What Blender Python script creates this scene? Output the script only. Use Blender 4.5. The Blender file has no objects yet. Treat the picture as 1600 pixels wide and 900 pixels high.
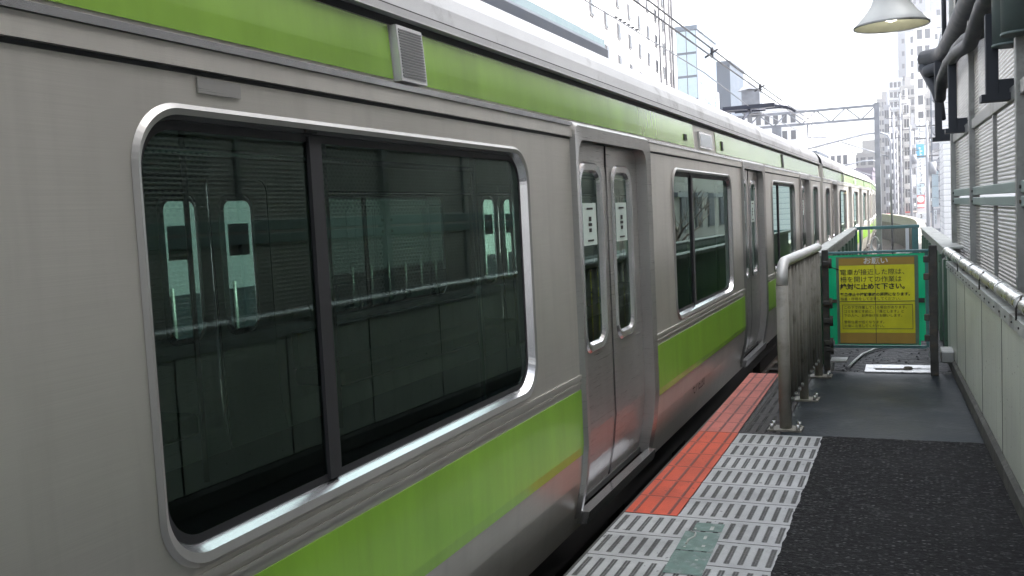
import bpy, math, random
from mathutils import Vector, Matrix
R = math.radians
random.seed(7)
S = bpy.context.scene
COL = S.collection

# ------------------------------------------------------------------ camera
F_PX, VX, VY, ROLL, CAMH = 1453.56, 1425.82, 310.52, -0.0178, 1.522
def cam_axes():
    d = Vector(((VX - 800) / F_PX, -(VY - 450) / F_PX, -1.0)).normalized()
    u0 = Vector((math.sin(ROLL), math.cos(ROLL), 0))
    u = (u0 - d * u0.dot(d)).normalized()
    return d.cross(u), d, u
cr, cd, cu = cam_axes()
cam_data = bpy.data.cameras.new('camera')
cam = bpy.data.objects.new('camera', cam_data)
COL.objects.link(cam)
# rows of M are the world axes written in camera coordinates
cam.matrix_world = Matrix(((cr[0], cr[1], cr[2], 0), (cd[0], cd[1], cd[2], 0), (cu[0], cu[1], cu[2], CAMH), (0, 0, 0, 1)))
cam_data.sensor_width = 36
cam_data.lens = 36 * F_PX / 1600
cam_data.clip_start = 0.02
cam_data.clip_end = 3000
S.camera = cam

# ------------------------------------------------------------------ light
SUN_EL, SUN_AZ = R(50), R(78)          # azimuth clockwise from +Y (down the line) towards +X
w = bpy.data.worlds.new('World'); S.world = w
w.use_nodes = True
nt = w.node_tree
for n in list(nt.nodes): nt.nodes.remove(n)
sky = nt.nodes.new('ShaderNodeTexSky'); sky.sky_type = 'NISHITA'; sky.sun_disc = False
sky.sun_elevation = SUN_EL; sky.sun_rotation = SUN_AZ
sky.air_density = 1.0; sky.dust_density = 4.0; sky.ozone_density = 1.0
bg = nt.nodes.new('ShaderNodeBackground'); bg.inputs[1].default_value = 0.15
wo = nt.nodes.new('ShaderNodeOutputWorld')
hs = nt.nodes.new('ShaderNodeHueSaturation'); hs.inputs['Saturation'].default_value = .3
nt.links.new(sky.outputs[0], hs.inputs['Color']); nt.links.new(hs.outputs[0], bg.inputs[0]); nt.links.new(bg.outputs[0], wo.inputs[0])
sl = bpy.data.lights.new('sun', 'SUN'); sl.energy = 2.6; sl.angle = R(0.5); sl.color = (1, 0.95, 0.88)
so = bpy.data.objects.new('sun', sl); COL.objects.link(so)
sd = Vector((math.sin(SUN_AZ) * math.cos(SUN_EL), math.cos(SUN_AZ) * math.cos(SUN_EL), math.sin(SUN_EL)))
so.rotation_euler = sd.to_track_quat('Z', 'Y').to_euler()
S.view_settings.view_transform = 'Standard'
S.view_settings.look = 'None'
S.view_settings.gamma = 1
S.view_settings.use_curve_mapping = False
S.view_settings.exposure = 2.3
S.render.engine = 'CYCLES'
S.cycles.max_bounces = 8
S.cycles.transparent_max_bounces = 16
S.cycles.caustics_reflective = False
S.cycles.caustics_refractive = False

# ------------------------------------------------------------------ materials
def new_mat(name):
    m = bpy.data.materials.new(name); m.use_nodes = True
    return m, m.node_tree, m.node_tree.nodes['Principled BSDF']
def L(nt, a, b): nt.links.new(a, b)
def coords(nt, scale=(1, 1, 1)):
    tc = nt.nodes.new('ShaderNodeTexCoord'); mp = nt.nodes.new('ShaderNodeMapping')
    mp.inputs['Scale'].default_value = scale
    L(nt, tc.outputs['Object'], mp.inputs[0]); return mp.outputs[0]
def noise(nt, co, sc, det=4, rough=.55):
    n = nt.nodes.new('ShaderNodeTexNoise'); n.inputs['Scale'].default_value = sc
    n.inputs['Detail'].default_value = det; n.inputs['Roughness'].default_value = rough
    L(nt, co, n.inputs['Vector']); return n.outputs['Fac']
def ramp(nt, fac, stops):
    r = nt.nodes.new('ShaderNodeValToRGB'); e = r.color_ramp.elements
    while len(e) < len(stops): e.new(0.5)
    for i, (p, c) in enumerate(stops):
        e[i].position = p; e[i].color = (c[0], c[1], c[2], 1) if hasattr(c, '__len__') else (c, c, c, 1)
    L(nt, fac, r.inputs[0]); return r.outputs[0]
def mathn(nt, op, a, b=None, clamp=False):
    n = nt.nodes.new('ShaderNodeMath'); n.operation = op; n.use_clamp = clamp
    for i, v in enumerate((a, b)):
        if v is None: continue
        if isinstance(v, (int, float)): n.inputs[i].default_value = v
        else: L(nt, v, n.inputs[i])
    return n.outputs[0]
def mixc(nt, fac, a, b, mode='MIX'):
    n = nt.nodes.new('ShaderNodeMix'); n.data_type = 'RGBA'; n.blend_type = mode
    if isinstance(fac, (int, float)): n.inputs[0].default_value = fac
    else: L(nt, fac, n.inputs[0])
    for i, v in ((6, a), (7, b)):
        if hasattr(v, '__len__'): n.inputs[i].default_value = (v[0], v[1], v[2], 1)
        else: L(nt, v, n.inputs[i])
    return n.outputs[2]
def bump(nt, bs, h, dist=.01, st=1):
    b = nt.nodes.new('ShaderNodeBump'); b.inputs['Distance'].default_value = dist; b.inputs['Strength'].default_value = st
    L(nt, h, b.inputs['Height']); L(nt, b.outputs[0], bs.inputs['Normal'])
def surf(name, col, rough=.6, metal=0., var=.25, sc=3., bmp=0., bsc=40., dirt=None, dsc=1.5, stretch=(1, 1, 1), coat=0.):
    """plain surface with colour variation, optional dirt patches and bump"""
    m, nt, bs = new_mat(name)
    co = coords(nt, stretch)
    n = noise(nt, co, sc, 6)
    lo = tuple(c * (1 - var) for c in col); hi = tuple(min(1, c * (1 + var)) for c in col)
    c = ramp(nt, n, ((.3, lo), (.7, hi)))
    if dirt:
        d = noise(nt, co, dsc, 8, .7)
        f = ramp(nt, d, ((.52, 0.), (.68, 1.)))
        c = mixc(nt, f, c, dirt)
    L(nt, c, bs.inputs['Base Color'])
    rr = ramp(nt, n, ((.3, max(0, rough - .08)), (.7, min(1, rough + .08)))); L(nt, rr, bs.inputs['Roughness'])
    bs.inputs['Metallic'].default_value = metal
    bs.inputs['Coat Weight'].default_value = coat
    if bmp: bump(nt, bs, noise(nt, co, bsc, 6), bmp)
    return m
M = {}
# train
def steel(name, col, rough, metal=.9, grain=.16):
    m, nt, bs = new_mat(name)
    co = coords(nt, (1, 1, 1)); st = coords(nt, (1, .35, 60))
    n = noise(nt, co, 1.3, 4); g = noise(nt, st, 9, 3)
    c = ramp(nt, n, ((.3, tuple(x * .88 for x in col)), (.7, tuple(x * 1.08 for x in col))))
    dz = ramp(nt, noise(nt, coords(nt, (1, 5, .35)), 1.6, 7, .65), ((.48, 0.), (.8, .35)))
    c = mixc(nt, dz, c, tuple(x * .62 for x in col))
    gr = ramp(nt, g, ((.35, 0.), (.65, grain))); c = mixc(nt, gr, c, tuple(x * .6 for x in col))
    L(nt, c, bs.inputs['Base Color']); bs.inputs['Metallic'].default_value = metal
    L(nt, ramp(nt, g, ((.3, rough - .45 * grain), (.7, rough + .45 * grain))), bs.inputs['Roughness'])
    bump(nt, bs, n, .004, .5)
    return m
M['steel'] = steel('brushed_stainless', (.70, .675, .62), .37, .68)
M['steel_b'] = steel('polished_trim', (.78, .78, .79), .22, .9, .0)
M['trim_soft'] = steel('soft_window_trim', (.50, .49, .47), .42, .75, .0)
M['steel_door'] = steel('door_stainless', (.54, .53, .51), .33, .78)
def film(name, col, rough):
    m, nt, bs = new_mat(name)
    co = coords(nt, (1, 1, .25)); n = noise(nt, co, 2.2, 5, .6)
    c = ramp(nt, n, ((.3, tuple(x * .8 for x in col)), (.7, tuple(x * 1.15 for x in col))))
    dz = ramp(nt, noise(nt, coords(nt, (1, 3.5, .3)), 2.2, 7, .7), ((.45, 0.), (.8, .28)))
    c = mixc(nt, dz, c, tuple(x * .6 + .02 for x in col))
    L(nt, c, bs.inputs['Base Color']); bs.inputs['Roughness'].default_value = rough
    bs.inputs['Specular IOR Level'].default_value = .6
    bs.inputs['Coat Weight'].default_value = .5; bs.inputs['Coat Roughness'].default_value = .12
    bs.inputs['Metallic'].default_value = .25
    return m
M['green'] = film('yellow_green_film', (.37, .72, .06), .30)
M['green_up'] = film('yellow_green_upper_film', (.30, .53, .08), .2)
M['roof'] = surf('roof_paint', (.66, .67, .68), .55, var=.12, sc=1.5, dirt=(.38, .38, .38), dsc=2)
M['gutter'] = surf('gutter_paint', (.66, .66, .67), .35, var=.06, sc=2, metal=.2)
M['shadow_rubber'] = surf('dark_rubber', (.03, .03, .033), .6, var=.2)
M['ac'] = surf('cooler_housing', (.07, .085, .11), .5, var=.1)
M['under'] = surf('underframe_grime', (.035, .033, .03), .8, var=.4, sc=6)
M['under2'] = surf('louver_grey', (.30, .30, .30), .5, var=.1)
M['lining'] = surf('interior_lining', (.40, .42, .40), .6, var=.05)
M['seat'] = surf('seat_moquette', (.05, .12, .07), .9, var=.2, sc=30)
M['indoor_floor'] = surf('cabin_floor', (.09, .09, .09), .5)
M['sticker'] = surf('sticker_paper', (.62, .74, .68), .5, var=.05)
M['ink'] = surf('dark_ink', (.02, .022, .02), .6, var=.1)
def glass(name, tint, ior=1.6, rough=0.0):
    m = bpy.data.materials.new(name); m.use_nodes = True; nt = m.node_tree
    for n in list(nt.nodes): nt.nodes.remove(n)
    o = nt.nodes.new('ShaderNodeOutputMaterial'); mx = nt.nodes.new('ShaderNodeMixShader')
    lw = nt.nodes.new('ShaderNodeLayerWeight'); lw.inputs['Blend'].default_value = .5; f0 = ((ior - 1) / (ior + 1)) ** 2
    fr = mathn(nt, 'ADD', mathn(nt, 'MULTIPLY', mathn(nt, 'POWER', lw.outputs['Facing'], 5.0), 1 - f0), f0)
    t = nt.nodes.new('ShaderNodeBsdfTransparent'); t.inputs[0].default_value = (*tint, 1)
    g = nt.nodes.new('ShaderNodeBsdfGlossy'); g.inputs[0].default_value = (.80, 1, .92, 1); g.inputs['Roughness'].default_value = rough
    L(nt, fr, mx.inputs[0]); L(nt, t.outputs[0], mx.inputs[1]); L(nt, g.outputs[0], mx.inputs[2])
    L(nt, mx.outputs[0], o.inputs[0]); return m
M['glass'] = glass('green_tinted_glass', (.30, .42, .37), 1.75)
M['glass_dark'] = glass('dark_tinted_glass', (.05, .07, .06), 1.6)
# platform
def asphalt():
    m, nt, bs = new_mat('rough_asphalt')
    co = coords(nt, (1, 1.5, 1)); v = nt.nodes.new('ShaderNodeTexVoronoi'); v.inputs['Scale'].default_value = 55; L(nt, co, v.inputs['Vector'])
    n = noise(nt, co, 38, 6, .75); n2 = noise(nt, co, 14, 4, .6); big = noise(nt, co, 1.1, 5)
    chip = ramp(nt, noise(nt, coords(nt, (.8, 2.2, 1)), 30, 4, .8), ((.575, 0.), (.62, 1.)))
    base = ramp(nt, n, ((.38, (.006, .006, .007)), (.55, (.022, .022, .024)), (.72, (.06, .06, .063))))
    base = mixc(nt, chip, base, (.13, .13, .13))
    v2 = nt.nodes.new('ShaderNodeTexVoronoi'); v2.inputs['Scale'].default_value = 40; v2.inputs['Randomness'].default_value = 1; L(nt, coords(nt, (1, 1.9, 1)), v2.inputs['Vector'])
    vs = nt.nodes.new('ShaderNodeSeparateColor'); L(nt, v2.outputs['Color'], vs.inputs[0])
    pick = mathn(nt, 'GREATER_THAN', vs.outputs[0], .70)
    core = ramp(nt, v2.outputs['Distance'], ((.22, 1.), (.38, 0.)))
    f2 = mathn(nt, 'MULTIPLY', mathn(nt, 'MULTIPLY', pick, core), mathn(nt, 'MULTIPLY', vs.outputs[1], 1.3), True)
    base = mixc(nt, f2, base, (.24, .24, .235))
    base = mixc(nt, ramp(nt, big, ((.45, 0.), (.75, .35))), base, (.05, .05, .052))
    L(nt, base, bs.inputs['Base Color']); bs.inputs['Roughness'].default_value = .85; bs.inputs['Specular IOR Level'].default_value = .25
    h = mathn(nt, 'ADD', mathn(nt, 'ADD', n, mathn(nt, 'MULTIPLY', v.outputs['Distance'], -.6)), mathn(nt, 'ADD', n2, f2))
    bump(nt, bs, h, .03, 1)
    return m
M['asphalt'] = asphalt()
M['patch'] = surf('smooth_dark_patch', (.014, .02, .025), .5, var=.4, sc=2.2, bmp=.003, bsc=30, dirt=(.045, .05, .055), dsc=3)
M['rubble'] = surf('broken_dark_floor', (.022, .024, .027), .6, var=.7, sc=12, bmp=.05, bsc=12, dirt=(.09, .09, .095), dsc=14)
M['concrete'] = surf('grey_concrete', (.22, .22, .21), .8, var=.2, sc=4, bmp=.004, dirt=(.1, .1, .095), dsc=2)
M['edge_dark'] = surf('stained_edge_concrete', (.06, .06, .058), .85, var=.3, sc=5)
def paving(name, col, px, py, hx, hy, ox, oy, gx, groove, dcol, wear=.5):
    """tiles py long; raised bars every px; dirt lies in the grooves"""
    m, nt, bs = new_mat(name)
    tc = nt.nodes.new('ShaderNodeTexCoord'); sp = nt.nodes.new('ShaderNodeSeparateXYZ'); L(nt, tc.outputs['Object'], sp.inputs[0])
    co = tc.outputs['Object']
    def cell(o, off, per): return mathn(nt, 'FRACT', mathn(nt, 'DIVIDE', mathn(nt, 'ADD', o, off), per))
    def near(o, half, soft): return ramp_m(nt, mathn(nt, 'ABSOLUTE', mathn(nt, 'SUBTRACT', o, .5)), half, soft)
    def ramp_m(nt, d, half, soft): return mathn(nt, 'DIVIDE', mathn(nt, 'SUBTRACT', half, d), soft, True)
    u = cell(sp.outputs[0], ox, px); v = cell(sp.outputs[1], oy, py)
    wob = noise(nt, co, 60, 3)
    bar = mathn(nt, 'MULTIPLY', near(u, hx, .07), near(v, hy, .03))
    core = mathn(nt, 'MULTIPLY', near(u, hx * .36, .08), near(v, hy * .96, .03))
    n1 = noise(nt, co, 3.0, 5); n2 = noise(nt, co, 120, 4)
    # joints between tile rows and columns
    jy = near(mathn(nt, 'FRACT', mathn(nt, 'ADD', v, .5)), .016, .008)
    jx = near(mathn(nt, 'FRACT', mathn(nt, 'ADD', cell(sp.outputs[0], ox, gx), .5)), .012, .006)
    joint = mathn(nt, 'MAXIMUM', jy, jx) if gx < 5 else jy
    body = ramp(nt, n1, ((.3, tuple(c * .78 for c in col)), (.7, tuple(c * 1.12 for c in col))))
    body = mixc(nt, ramp(nt, n2, ((.45, 0.), (.8, .35))), body, tuple(c * .55 for c in col))
    smear = ramp(nt, noise(nt, coords(nt, (1.5, 1, 1)), 7, 6, .7), ((.55, 0.), (.8, .4)))
    body = mixc(nt, smear, body, tuple(c * .6 for c in col))
    worn = ramp(nt, n1, ((.40, 0.), (.62, wear)))
    f = mathn(nt, 'SUBTRACT', bar, mathn(nt, 'MULTIPLY', core, worn), True)
    f = mathn(nt, 'MULTIPLY', f, ramp(nt, wob, ((.2, .75), (.5, 1.))))
    gm = ramp(nt, noise(nt, coords(nt, (1.2, .8, 1)), 4.5, 8, .72), ((.50, 0.), (.74, .55)))
    body = mixc(nt, gm, body, tuple(q * .42 for q in col))
    spot = ramp(nt, noise(nt, co, 26, 2, .4), ((.70, 0.), (.73, .8)))
    body = mixc(nt, spot, body, tuple(q * .3 for q in col))
    c = mixc(nt, f, body, dcol); c = mixc(nt, joint, c, (.035, .033, .03))
    L(nt, c, bs.inputs['Base Color']); bs.inputs['Roughness'].default_value = .62
    h = mathn(nt, 'SUBTRACT', mathn(nt, 'MULTIPLY', core, .7), mathn(nt, 'MAXIMUM', mathn(nt, 'MULTIPLY', f, .8), joint))
    bump(nt, bs, h, .004, groove)
    return m
M['tile'] = paving('worn_grey_tile', (.44, .45, .45), .0583, .3, .235, .385, 1.371, -.26, 9., 1, (.06, .06, .057))
M['tile_o'] = paving('orange_edge_tile', (.60, .085, .035), .089, .3, .12, .47, 1.371, -.26, 9., 1, (.14, .04, .03), .2)
M['tile_p'] = paving('faded_orange_edge_tile', (.50, .14, .11), .089, .3, .12, .47, 1.371, -.26, 9., 1, (.12, .05, .05), .3)
M['tile_d'] = paving('sooty_tile', (.055, .05, .05), .0583, .3, .2, .38, 1.371, -.26, .3, 1, (.02, .019, .019))
for k in ('patch', 'rubble', 'tile_d'): M[k].node_tree.nodes['Principled BSDF'].inputs['Specular IOR Level'].default_value = .22
# fences and walls
def panel_paint(name, col, streak):
    m, nt, bs = new_mat(name)
    co = coords(nt, (1, 1, 1)); n = noise(nt, co, 1.7, 6, .6)
    c = ramp(nt, n, ((.3, tuple(x * .86 for x in col)), (.7, tuple(x * 1.1 for x in col))))
    s = ramp(nt, noise(nt, coords(nt, (14, 14, .8)), 1.2, 6, .7), ((.52, 0.), (.72, .55)))
    c = mixc(nt, s, c, streak)
    sp = ramp(nt, noise(nt, co, 42, 2, .4), ((.71, 0.), (.74, 1.)))
    c = mixc(nt, sp, c, (.08, .06, .04))
    L(nt, c, bs.inputs['Base Color']); L(nt, ramp(nt, n, ((.3, .35), (.7, .55))), bs.inputs['Roughness'])
    bump(nt, bs, noise(nt, coords(nt, (1, 1, .5)), 2.5, 3), .01, .6)
    return m
M['wallpanel'] = panel_paint('pale_green_panel_paint', (.60, .635, .54), (.38, .40, .32))
M['wallpanel_d'] = panel_paint('mossy_green_paint', (.12, .20, .145), (.06, .09, .06))
M['ledge'] = surf('weathered_ledge', (.40, .42, .39), .6, var=.2, sc=6, dirt=(.13, .12, .1), dsc=5)
M['kerb'] = surf('stained_kerb', (.07, .07, .062), .8, var=.4, sc=8, bmp=.008, bsc=15, dirt=(.15, .15, .13), dsc=6)
M['pipe'] = surf('wrapped_silver_pipe', (.62, .63, .62), .3, metal=.75, var=.15, sc=9, bmp=.006, bsc=9, dirt=(.3, .3, .28), dsc=8)
M['galv'] = surf('galvanised_post', (.33, .34, .33), .45, metal=.5, var=.15, sc=5, dirt=(.2, .2, .18), dsc=4)
M['rail_teal'] = surf('pale_teal_frame_paint', (.26, .33, .31), .5, var=.12, sc=4)
M['teal'] = surf('blue_green_frame_paint', (.085, .21, .22), .5, var=.25, sc=6, dirt=(.05, .08, .08), dsc=6)
M['bars'] = surf('bronze_grey_fence_paint', (.27, .26, .225), .55, metal=.05, var=.2, sc=5, dirt=(.12, .11, .085), dsc=4)
M['bars_top'] = surf('worn_bright_rail', (.50, .50, .48), .42, metal=.3, var=.1, sc=8)
M['rusty'] = surf('dark_rusty_iron', (.05, .05, .045), .7, var=.5, sc=12, dirt=(.11, .08, .05), dsc=9)
M['bolt'] = surf('bright_bolt_steel', (.6, .6, .6), .3, metal=.8, var=.2, sc=30)
M['plate'] = surf('scuffed_aluminium_plate', (.62, .62, .62), .34, metal=.45, var=.2, sc=14, dirt=(.2, .2, .2), dsc=10)
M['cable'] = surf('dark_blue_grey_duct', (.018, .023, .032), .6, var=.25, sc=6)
M['cabinet'] = surf('grey_green_cabinet', (.10, .135, .13), .5, var=.15, sc=4)
def meshmat(name, col, pitch, hole, trans):
    m, nt, bs = new_mat(name)
    tc = nt.nodes.new('ShaderNodeTexCoord'); sp = nt.nodes.new('ShaderNodeSeparateXYZ'); L(nt, tc.outputs['Object'], sp.inputs[0])
    row = mathn(nt, 'DIVIDE', sp.outputs[2], pitch)
    par = mathn(nt, 'MULTIPLY', mathn(nt, 'MODULO', mathn(nt, 'FLOOR', row), 2.0), .5)
    a = mathn(nt, 'ABSOLUTE', mathn(nt, 'SUBTRACT', mathn(nt, 'FRACT', row), .5))
    b = mathn(nt, 'ABSOLUTE', mathn(nt, 'SUBTRACT', mathn(nt, 'FRACT', mathn(nt, 'ADD', mathn(nt, 'DIVIDE', sp.outputs[1], pitch * 1.7), par)), .5))
    d = mathn(nt, 'ADD', a, b)
    f = mathn(nt, 'DIVIDE', mathn(nt, 'SUBTRACT', hole, d), .08, True)
    n = noise(nt, tc.outputs['Object'], 1.5, 5)
    L(nt, ramp(nt, n, ((.3, tuple(c * .8 for c in col)), (.7, tuple(c * 1.15 for c in col)))), bs.inputs['Base Color'])
    bs.inputs['Roughness'].default_value = .45; bs.inputs['Metallic'].default_value = .4
    bump(nt, bs, d, .008, .8)
    t = nt.nodes.new('ShaderNodeBsdfTransparent'); mx = nt.nodes.new('ShaderNodeMixShader')
    out = nt.nodes['Material Output']
    L(nt, mathn(nt, 'MULTIPLY', f, trans), mx.inputs[0]); L(nt, bs.outputs[0], mx.inputs[1]); L(nt, t.outputs[0], mx.inputs[2]); L(nt, mx.outputs[0], out.inputs[0])
    return m
M['mesh'] = meshmat('expanded_metal_mesh', (.46, .45, .41), .027, .40, .85)
# gate
def sheet(name, col, tr, rough=.35):
    m, nt, bs = new_mat(name)
    n = noise(nt, coords(nt, (1, 1, .6)), 5, 5)
    c = ramp(nt, n, ((.3, tuple(x * .85 for x in col)), (.7, tuple(x * 1.12 for x in col))))
    L(nt, c, bs.inputs['Base Color']); bs.inputs['Roughness'].default_value = rough
    t = nt.nodes.new('ShaderNodeBsdfTranslucent'); L(nt, c, t.inputs[0])
    mx = nt.nodes.new('ShaderNodeMixShader'); mx.inputs[0].default_value = tr
    L(nt, bs.outputs[0], mx.inputs[1]); L(nt, t.outputs[0], mx.inputs[2]); L(nt, mx.outputs[0], nt.nodes['Material Output'].inputs[0])
    return m
M['net'] = sheet('green_plastic_sheet', (.012, .60, .27), .35)
M['paper'] = sheet('yellow_poster_film', (.80, .78, .02), .08)
M['paper_low'] = sheet('aged_yellow_poster_film', (.68, .66, .018), .08)
M['brown'] = sheet('brown_poster_strip', (.42, .27, .05), .1)
M['clear'] = sheet('milky_plastic_edge', (.20, .33, .24), .4)
M['white_ink'] = surf('white_ink', (.75, .75, .7), .6, var=.03)
# city
def wall_m(name, col, rough=.8): return surf(name, col, rough, var=.06, sc=.15)
M['b_white'] = wall_m('white_render', (.72, .72, .73)); M['b_cream'] = wall_m('cream_tile', (.34, .33, .32))
M['b_grey'] = wall_m('grey_facade', (.26, .27, .30)); M['b_lblue'] = wall_m('pale_blue_curtain_wall', (.12, .155, .20), .3)
M['b_blue'] = wall_m('slate_blue_facade', (.035, .055, .085), .4); M['b_purple'] = wall_m('mauve_roofing', (.13, .11, .15))
M['b_tan'] = wall_m('tan_tile', (.42, .36, .32)); M['b_brown'] = wall_m('brown_tile', (.22, .16, .13))
M['win'] = surf('window_glass', (.03, .035, .045), .12, var=.3, sc=.8)
M['winframe'] = surf('window_frame', (.10, .10, .11), .4, var=.1)
def siding():
    m, nt, bs = new_mat('lapped_white_siding')
    tc = nt.nodes.new('ShaderNodeTexCoord'); sp = nt.nodes.new('ShaderNodeSeparateXYZ'); L(nt, tc.outputs['Object'], sp.inputs[0])
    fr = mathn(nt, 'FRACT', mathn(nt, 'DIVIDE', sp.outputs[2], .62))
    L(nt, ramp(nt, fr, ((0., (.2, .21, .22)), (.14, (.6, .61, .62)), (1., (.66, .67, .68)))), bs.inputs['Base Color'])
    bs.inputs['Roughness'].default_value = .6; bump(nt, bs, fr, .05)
    return m
M['siding'] = siding()
M['street'] = surf('street_asphalt', (.07, .07, .075), .8, var=.2, sc=.5)
M['ballast'] = surf('ballast_stone', (.06, .053, .047), .9, var=.5, sc=25, bmp=.05, bsc=18)
M['rust_rail'] = surf('rail_steel', (.18, .13, .1), .4, metal=.7)
M['sleeper'] = surf('sleeper_concrete', (.25, .24, .22), .8)
M['parapet'] = surf('viaduct_parapet', (.20, .205, .21), .7, var=.12, sc=.8)
M['wire'] = surf('dark_wire', (.02, .022, .03), .5)
M['wire_thin'] = surf('grey_wire', (.10, .11, .13), .5)
M['truss'] = surf('galvanised_truss', (.19, .205, .235), .5, metal=.3)
M['panto'] = surf('pantograph_dark', (.03, .035, .055), .5, metal=.3)
M['insul'] = surf('white_insulator', (.7, .7, .7), .3)
M['enamel'] = sheet('white_enamel_shade', (.88, .89, .9), .5, .3)
M['enamel_in'] = surf('yellowed_enamel', (.62, .62, .5), .4, var=.15, sc=8)
M['canopy'] = surf('canopy_underside', (.42, .42, .40), .7, var=.15, sc=2)
M['canopy_teal'] = surf('pale_teal_canopy_edge', (.07, .105, .12), .5, var=.08)
M['canopy_dark'] = surf('slate_canopy_side', (.012, .016, .024), .5, var=.1)
M['red'] = surf('red_sign', (.55, .04, .03), .5, var=.05); M['cyan'] = surf('cyan_sign', (.02, .34, .55), .4, var=.05)
M['signw'] = surf('white_sign', (.66, .70, .74), .4, var=.05); M['orange'] = surf('orange_sign', (.75, .22, .04), .5)
M['signb'] = surf('pale_blue_sign', (.45, .56, .62), .4, var=.05)
M['carblack'] = surf('black_car_paint', (.02, .02, .022), .2, coat=.5); M['carwhite'] = surf('white_car_paint', (.7, .7, .7), .25, coat=.5)
M['cargrey'] = surf('grey_car_paint', (.12, .13, .16), .25, coat=.5)
M['taillight'] = surf('red_tail_lens', (.7, .03, .02), .3); M['tyre'] = surf('tyre_rubber', (.02, .02, .02), .9)
M['tarp'] = surf('cream_tarpaulin', (.50, .42, .30), .8, var=.2, sc=5, bmp=.05, bsc=3)
M['rope'] = surf('pale_hose', (.55, .56, .55), .5)
M['decal'] = surf('faded_green_decal', (.115, .19, .165), .6, var=.3, sc=14, dirt=(.27, .30, .29), dsc=18)

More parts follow.
